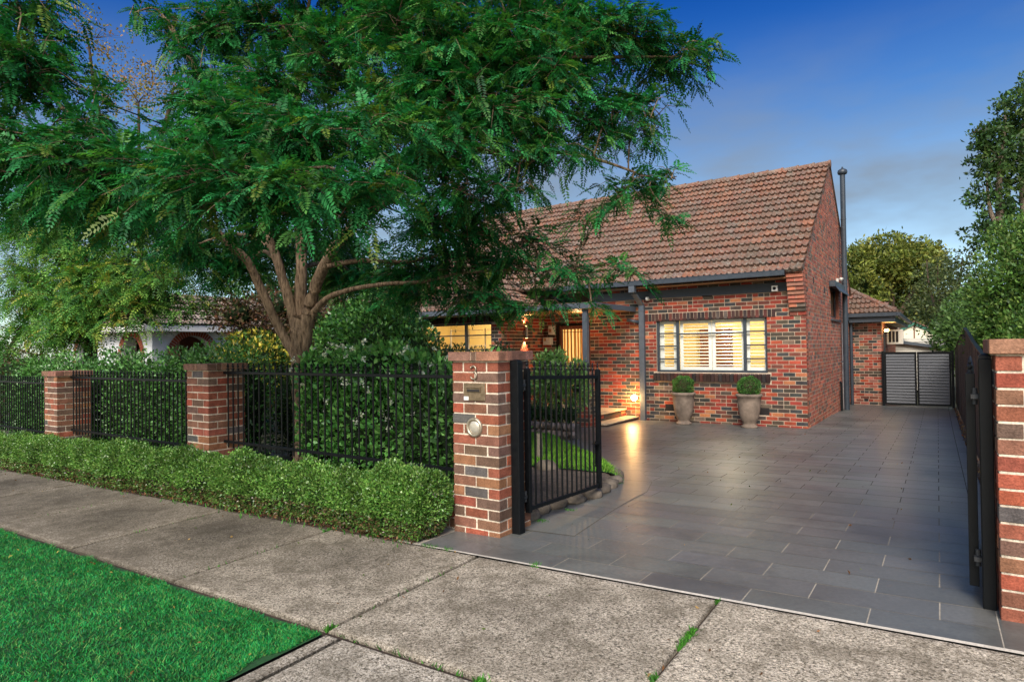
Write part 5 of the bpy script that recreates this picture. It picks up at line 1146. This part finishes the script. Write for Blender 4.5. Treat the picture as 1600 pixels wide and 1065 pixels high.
# ------------------------------------------------------------------ garden bed by the gate
BED = [(-.06,.52),(-.12,.97),(-.07,1.38),(.0,1.8),(-.06,2.24),(-.21,2.84),(-.595,3.44),(-1.08,4.03),(-1.95,4.86),(-2.96,6.0)]
def bed_edge(y):
    ys, xs = [p[1] for p in BED], [p[0] for p in BED]; return float(np.interp(y, ys, xs))
def bed(name, y0, y1, depth, mat, hfun):
    ny, nx = int((y1-y0)/.12)+1, 24; V = []
    for j in range(ny):
        y = y0+(y1-y0)*j/(ny-1); xe = bed_edge(y)
        for i in range(nx):
            f = i/(nx-1); x = xe-f*depth; e = min(1, f*depth/.14)
            V.append((x, y, gz(x, y)-.02+hfun(x, y)*math.sin(e*math.pi/2)+random.uniform(-.006, .006)))
    F = [(j*nx+i, (j+1)*nx+i, (j+1)*nx+i+1, j*nx+i+1) for j in range(ny-1) for i in range(nx-1)]
    return struct(np_build(name, V, F, mat, smooth=True))
bed('garden_bed_soil', .48, 6.02, 4.6, M['bedsoil'], lambda x, y: .10)
bedlawn_h = .112
LAWN_Y = 2.75
bed('garden_lawn', LAWN_Y, 6.0, 1.9, M['turf'], lambda x, y: bedlawn_h)
def blades(name, P, h, w, pal, leanf=.45, parent=None):
    n = len(P); a = RNG.uniform(0, 2*math.pi, n); lean = RNG.normal(size=(n, 2))*leanf+.25*np.stack([np.sin(P[:, 0]*9+P[:, 1]*4), np.cos(P[:, 1]*11-P[:, 0]*3)], 1); hh = h*RNG.uniform(.5, 1.3, n)
    s = np.stack([np.cos(a), np.sin(a), np.zeros(n)], 1)*w*.5
    top = P+np.stack([lean[:, 0]*hh, lean[:, 1]*hh, hh], 1); mid = P+np.stack([lean[:, 0]*hh*.3, lean[:, 1]*hh*.3, hh*.55], 1)
    V = np.stack([P-s, P+s, mid+s*.8, mid-s*.8, top], 1).reshape(-1, 3); b = np.arange(n)*5
    F = np.concatenate([np.stack([b, b+1, b+2, b+3], 1), np.stack([b+3, b+2, b+4, b+4], 1)]) if False else np.stack([b, b+1, b+2, b+3], 1)
    V4 = np.stack([P-s, P+s, top+s*.25, top-s*.25], 1).reshape(-1, 3); F = np.arange(4*n).reshape(n, 4)
    cl = .5+.5*np.sin(P[:, 0]*13+2*np.sin(P[:, 1]*9))*np.sin(P[:, 1]*15+2*np.sin(P[:, 0]*7)); pc = pick(pal, n)*(.72+.5*cl)[:, None]
    o = np_build(name, V4, F, M['grass'], parent, pc); o['kind'] = 'stuff'; return o
n = 260000; u = RNG.random(n)
x = .19-9.4*RNG.random(n)**1.5; y = -1.895-3.2*RNG.random(n)**1.25
keep = (y > -1.9-(x+11)*.30) & ((y < -1.93)|(RNG.random(n) < .6)); x, y = x[keep], y[keep]
edge = .045*np.sin(x*7)+.03*np.sin(x*17+2)
keep = (y < -1.918+edge*.45) & (x < .150+.025*np.sin(y*9)+.015*np.sin(y*23)); x, y = x[keep], y[keep]
z = np.array([gz(a, b) for a, b in zip(x, y)])+.004
blades('lawn_grass', np.stack([x, y, z], 1), .015, .006, [(.014,.22,.045),(.022,.27,.055),(.035,.32,.07),(.012,.16,.04),(.06,.30,.06),(.014,.22,.07),(.14,.28,.07)], .75)
n = 26000; y = LAWN_Y+3.2*RNG.random(n); f = RNG.random(n); xe = np.array([bed_edge(b) for b in y]); x = xe-.01-f*1.85
z = np.array([gz(a, b) for a, b in zip(x, y)])-.02+bedlawn_h*np.sin(np.minimum(1, f*1.9/.14)*math.pi/2)
blades('garden_lawn_grass', np.stack([x, y, z], 1), .04, .008, [(.14,.34,.035),(.19,.40,.045),(.09,.26,.03),(.25,.42,.06)])
def rock_mesh(mb, x, y, z, rx, ry, rz, seed):
    rg = random.Random(seed); n, m = 9, 6; base = len(mb.v)
    for i in range(m+1):
        ph = -math.pi/2+math.pi*i/m
        for k in range(n):
            th = 2*math.pi*k/n; j = rg.uniform(.82, 1.15); mb.v.append((x+rx*j*math.cos(th)*max(.05, math.cos(ph)), y+ry*j*math.sin(th)*max(.05, math.cos(ph)), z+rz*j*math.sin(ph)))
    for i in range(m):
        for k in range(n): a0 = base+i*n+k; a1 = base+i*n+(k+1) % n; mb.f.append([a0, a1, a1+n, a0+n]); mb.c.append((.2,.2,.2))
for i, yy in enumerate(np.arange(.62, 3.2, .29)):
    xx = bed_edge(yy)-.06; rx, ry, rz = random.uniform(.06,.10), random.uniform(.12,.17), random.uniform(.05,.085)
    mb = MB(); rock_mesh(mb, xx, yy, gz(xx, yy)+.025, rx, ry, rz, i); tag(mb.build('edging_rock', M['rock'], smooth=True), 'rough grey rock edging the garden bed beside the open gate', 'rock', 'rocks edging the garden bed')
# rubble stone wall below the box hedge
t = thing('stone_wall', 'low rubble stone garden wall below the small box hedge', 'wall', (-3.4, 6.2, -.12)); mb = MB(); k = 0
mb.box(-4.3, 6.03, -.3, -2.65, 6.4, .09, (.12,.1,.08))
mb.build('core', M['rock'], t); mb = MB()
for z in (-.07, .06):
    x = -4.25
    while x < -2.65:
        w = random.uniform(.08, .16); rock_mesh(mb, x+w/2, 6.02, z, w*.55, .09, .07, 100+k); x += w; k += 1
mb.build('stones', plain('rubble_stone', (.30,.22,.18), .9, 0, .2, .5, 9, .7), t, smooth=False)
mb = MB(); mb.tube([(-1.69,3.35,-.15),(-1.68,3.35,.15),(-1.69,3.36,.33)], [.045,.042,.04], 8); tag(mb.build('timber_stake', M['timberstake']), 'short weathered timber stake in the little lawn behind the gate', 'stake')
mb = MB(); rock_mesh(mb, -1.2, 2.75, -.02, .18, .14, .12, 55); tag(mb.build('boulder', M['rock'], smooth=True), 'single dark boulder at the foot of the timber stake', 'rock')
# gravel in the bed, weeds in the joints, fallen leaves
def stuff_leaves(name, P, size, pal, mat='leaf'):
    V, F = leaf_quads(P, size, np.tile([0., 0, .15], (len(P), 1)), 1, .5); o = np_build(name, V, F, M[mat], None, pick(pal, len(P))); o['kind'] = 'stuff'; return o
n = 5200; x = -13+12.5*RNG.random(n)**.7; y = -.485+.26*RNG.random(n); z = np.array([gz(a, b) for a, b in zip(x, y)])+.006
stuff_leaves('leaf_litter', np.stack([x, y, z], 1), .03, [(.16,.06,.03),(.10,.05,.03),(.06,.035,.02),(.05,.10,.02),(.22,.12,.05)])
n = 170; x = .1-6*RNG.random(n)**1.5; y = -1.95-2.4*RNG.random(n)**1.3; z = np.array([gz(a, b) for a, b in zip(x, y)])+.024
stuff_leaves('lawn_litter', np.stack([x, y, z], 1), .022, [(.35,.18,.05),(.25,.11,.05),(.40,.32,.08),(.16,.09,.04)])
n = 130; x = np.concatenate([-9+12*RNG.random(70)**.8, -.2+3.4*RNG.random(60)]); y = np.concatenate([-1.84+1.36*RNG.random(70)**.6, .2+9*RNG.random(60)]); z = np.array([gz(a, b) for a, b in zip(x, y)])+.006
stuff_leaves('paving_litter', np.stack([x, y, z], 1), .026, [(.22,.10,.04),(.14,.07,.03),(.30,.19,.07),(.09,.12,.03)])
n = 500; x = 3.31+.06*RNG.random(n); y = .5+17*RNG.random(n); z = np.array([gz(a, b) for a, b in zip(x, y)])+.004
stuff_leaves('fallen_leaves', np.stack([x, y, z], 1), .04, [(.2,.08,.04),(.12,.06,.03),(.25,.15,.06)])
P = []
for (jx, ya, yb, k) in ((1.87, -1.0, -.95, 90), (1.87, -1.16, -.90, 200), (1.87, -1.5, -1.42, 40), (1.87, -.53, -.48, 12), (.14, -1.86, -1.8, 60), (.14, -1.7, -.5, 14), (-1.46, -.56, -.48, 60), (-1.46, -1.8, -1.0, 20), (-3.06, -1.7, -.6, 20), (-4.7, -1.7, -.6, 20)):
    for _ in range(k): P.append((jx+random.gauss(0, .008), random.uniform(ya, yb), 0))
for (wx, wy, k, sd) in ((-.16, -.465, 40, .02), (.62, -.466, 50, .015), (-.37, -.46, 60, .02), (-.02, .62, 160, .05), (.02, 1.12, 90, .03), (-.17, 2.62, 90, .03), (1.2,-1.86,40,.02), (-.30,-.455,40,.015)):
    for _ in range(k): P.append((wx+random.gauss(0, sd), wy+random.gauss(0, sd*.6), 0))
for _ in range(150): xx = random.uniform(.25, 4); P.append((xx, -1.86+random.gauss(0, .006), 0))
P = np.array(P); P[:, 2] = [gz(a, b)-.012 for a, b in P[:, :2]]
blades('joint_weeds', P, .026, .008, [(.05,.20,.02),(.08,.26,.03),(.04,.14,.02)])
n = 260; x = -12.5+12*RNG.random(n)**.6; y = -.50+.09*RNG.normal(size=n)*.6; z = np.array([gz(a, b) for a, b in zip(x, y)])+.002
blades('verge_weeds', np.stack([x, y, z], 1), .04, .012, [(.05,.18,.03),(.07,.2,.03)])

# service cable crossing behind the tree
mb = MB(); mb.tube(smooth_path([(-7.2,-1.5,5.4),(-6.3,3,4.6),(-6.2,8.0,4.1),(-6.6,9.5,4.1)], 6), .011, 6); tag(mb.build('service_cable', M['black']), 'thin black overhead cable running down to the house behind the tree', 'cable')

# ------------------------------------------------------------------ lights
def point(name, loc, e, col, r=.05):
    l = bpy.data.lights.new(name, 'POINT'); l.energy = e; l.color = col; l.shadow_soft_size = r
    o = bpy.data.objects.new(name, l); COLL.objects.link(o); o.location = loc; return o
def spot(name, loc, d, e, col, ang, blend=.6, r=.02):
    l = bpy.data.lights.new(name, 'SPOT'); l.energy = e; l.color = col; l.spot_size = rad(ang); l.spot_blend = blend; l.shadow_soft_size = r
    o = bpy.data.objects.new(name, l); COLL.objects.link(o); o.location = loc; o.rotation_euler = Vector(d).to_track_quat('-Z', 'Y').to_euler(); return o
WARM = (1, .68, .34)
point('front_room_light', (-1.4, 11.8, 2.45), 120, (1, .84, .56), .15)
point('wing_room_light', (-7.6, 9.6, 2.15), 60, (1, .74, .40), .12)
point('bulkhead_light', (-3.17, Y0-.24, .28), 42, (1, .55, .18), .05)
spot('wall_light_up', (WX1+.08, 9.47, 2.10), (-.14, 0, 1), 75, WARM, 85)
spot('wall_light_down', (WX1+.08, 9.47, 1.76), (-.14, 0, -1), 95, WARM, 75)
point('porch_light', (-4.3, 9.4, 2.2), 16, (1, .6, .28), .08)
point('coach_light', (1.72, 18.9, 1.95), 12, (1, .6, .22), .05)

SUN_EL, SUN_AZ = 40, 160      # azimuth of the light measured from +y (north) clockwise: behind the camera, to its left
az = rad(SUN_AZ); el = rad(SUN_EL)
sd = Vector((math.sin(az)*math.cos(el), math.cos(az)*math.cos(el), math.sin(el)))
l = bpy.data.lights.new('sun', 'SUN'); l.energy = 5.0; l.angle = rad(30); l.color = (1, .93, .82)
o = bpy.data.objects.new('sun', l); COLL.objects.link(o); o.rotation_euler = (-sd).to_track_quat('-Z', 'Y').to_euler(); o.location = (0, -5, 20)

w = bpy.data.worlds.new('World'); sc.world = w; w.use_nodes = True; nt = w.node_tree; bg = nt.nodes['Background']
sky = nd(nt, 'ShaderNodeTexSky', sky_type='NISHITA'); sky.sun_disc = False; sky.sun_elevation = el; sky.sun_rotation = az; sky.air_density = 1.0; sky.dust_density = .4; sky.ozone_density = 4
tc = nd(nt, 'ShaderNodeTexCoord'); sp = nd(nt, 'ShaderNodeSeparateXYZ'); nt.links.new(tc.outputs['Generated'], sp.inputs[0])
grad = ramp(nt, sp.outputs[2], [(0, (.86, .95, .98)), (.12, (.98, .98, .93)), (.20, (.72, .84, .86)), (.31, (.24, .50, .73)), (.48, (.028, .235, .60)), (1, (.035, .21, .58))])
front = mixc(nt, 1, sky.outputs[0], grad, 'MULTIPLY')
back_fill = mixc(nt, 1, sky.outputs[0], (2.6, 2.0, 1.5), 'MULTIPLY')       # sky behind the camera, brightened and warmed as added frontal fill
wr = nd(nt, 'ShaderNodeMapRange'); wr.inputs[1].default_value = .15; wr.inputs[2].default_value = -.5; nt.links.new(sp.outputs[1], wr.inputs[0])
c = mixc(nt, wr.outputs[0], front, back_fill)
mp = nd(nt, 'ShaderNodeMapping'); mp.inputs['Scale'].default_value = (1.6, 1.6, 4.5); nt.links.new(tc.outputs['Generated'], mp.inputs['Vector'])
cl = noise(nt, 1.7, 5, .55, mp.outputs[0])
band = ramp(nt, sp.outputs[2], [(.0, g1(.25)), (.14, g1(.7)), (.24, g1(.95)), (.34, g1(.5)), (.44, g1(0))])
mm = nd(nt, 'ShaderNodeMath', operation='MULTIPLY'); nt.links.new(ramp(nt, cl, [(.34, g1(.22)), (.60, g1(.95))]), mm.inputs[0]); nt.links.new(band, mm.inputs[1])
c = mixc(nt, mm.outputs[0], c, (1.3, 1.55, 1.85))
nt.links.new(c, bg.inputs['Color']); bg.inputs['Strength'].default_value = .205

# ------------------------------------------------------------------ camera
cam = bpy.data.cameras.new('camera'); cam.sensor_width = 36; cam.lens = 983.15/1600*36; cam.clip_end = 2000; cam.clip_start = .05
co = bpy.data.objects.new('camera', cam); COLL.objects.link(co); sc.camera = co
yaw, pitch, roll = .5941, .0117, -.0140
fw = Vector((-math.sin(yaw)*math.cos(pitch), math.cos(yaw)*math.cos(pitch), math.sin(pitch))); r0 = Vector((math.cos(yaw), math.sin(yaw), 0)); u0 = r0.cross(fw)
r = r0*math.cos(roll)+u0*math.sin(roll); u = -r0*math.sin(roll)+u0*math.cos(roll)
co.matrix_world = Matrix(((r.x, u.x, -fw.x, 2.9372), (r.y, u.y, -fw.y, -4.1364), (r.z, u.z, -fw.z, 1.52), (0, 0, 0, 1)))
sc.view_settings.view_transform = 'Standard'; sc.view_settings.look = 'None'; sc.view_settings.exposure = 0; sc.view_settings.gamma = 1
sc.render.engine = 'CYCLES'; sc.cycles.max_bounces = 8; sc.cycles.transparent_max_bounces = 12; sc.cycles.use_denoising = True; sc.cycles.sample_clamp_indirect = 6
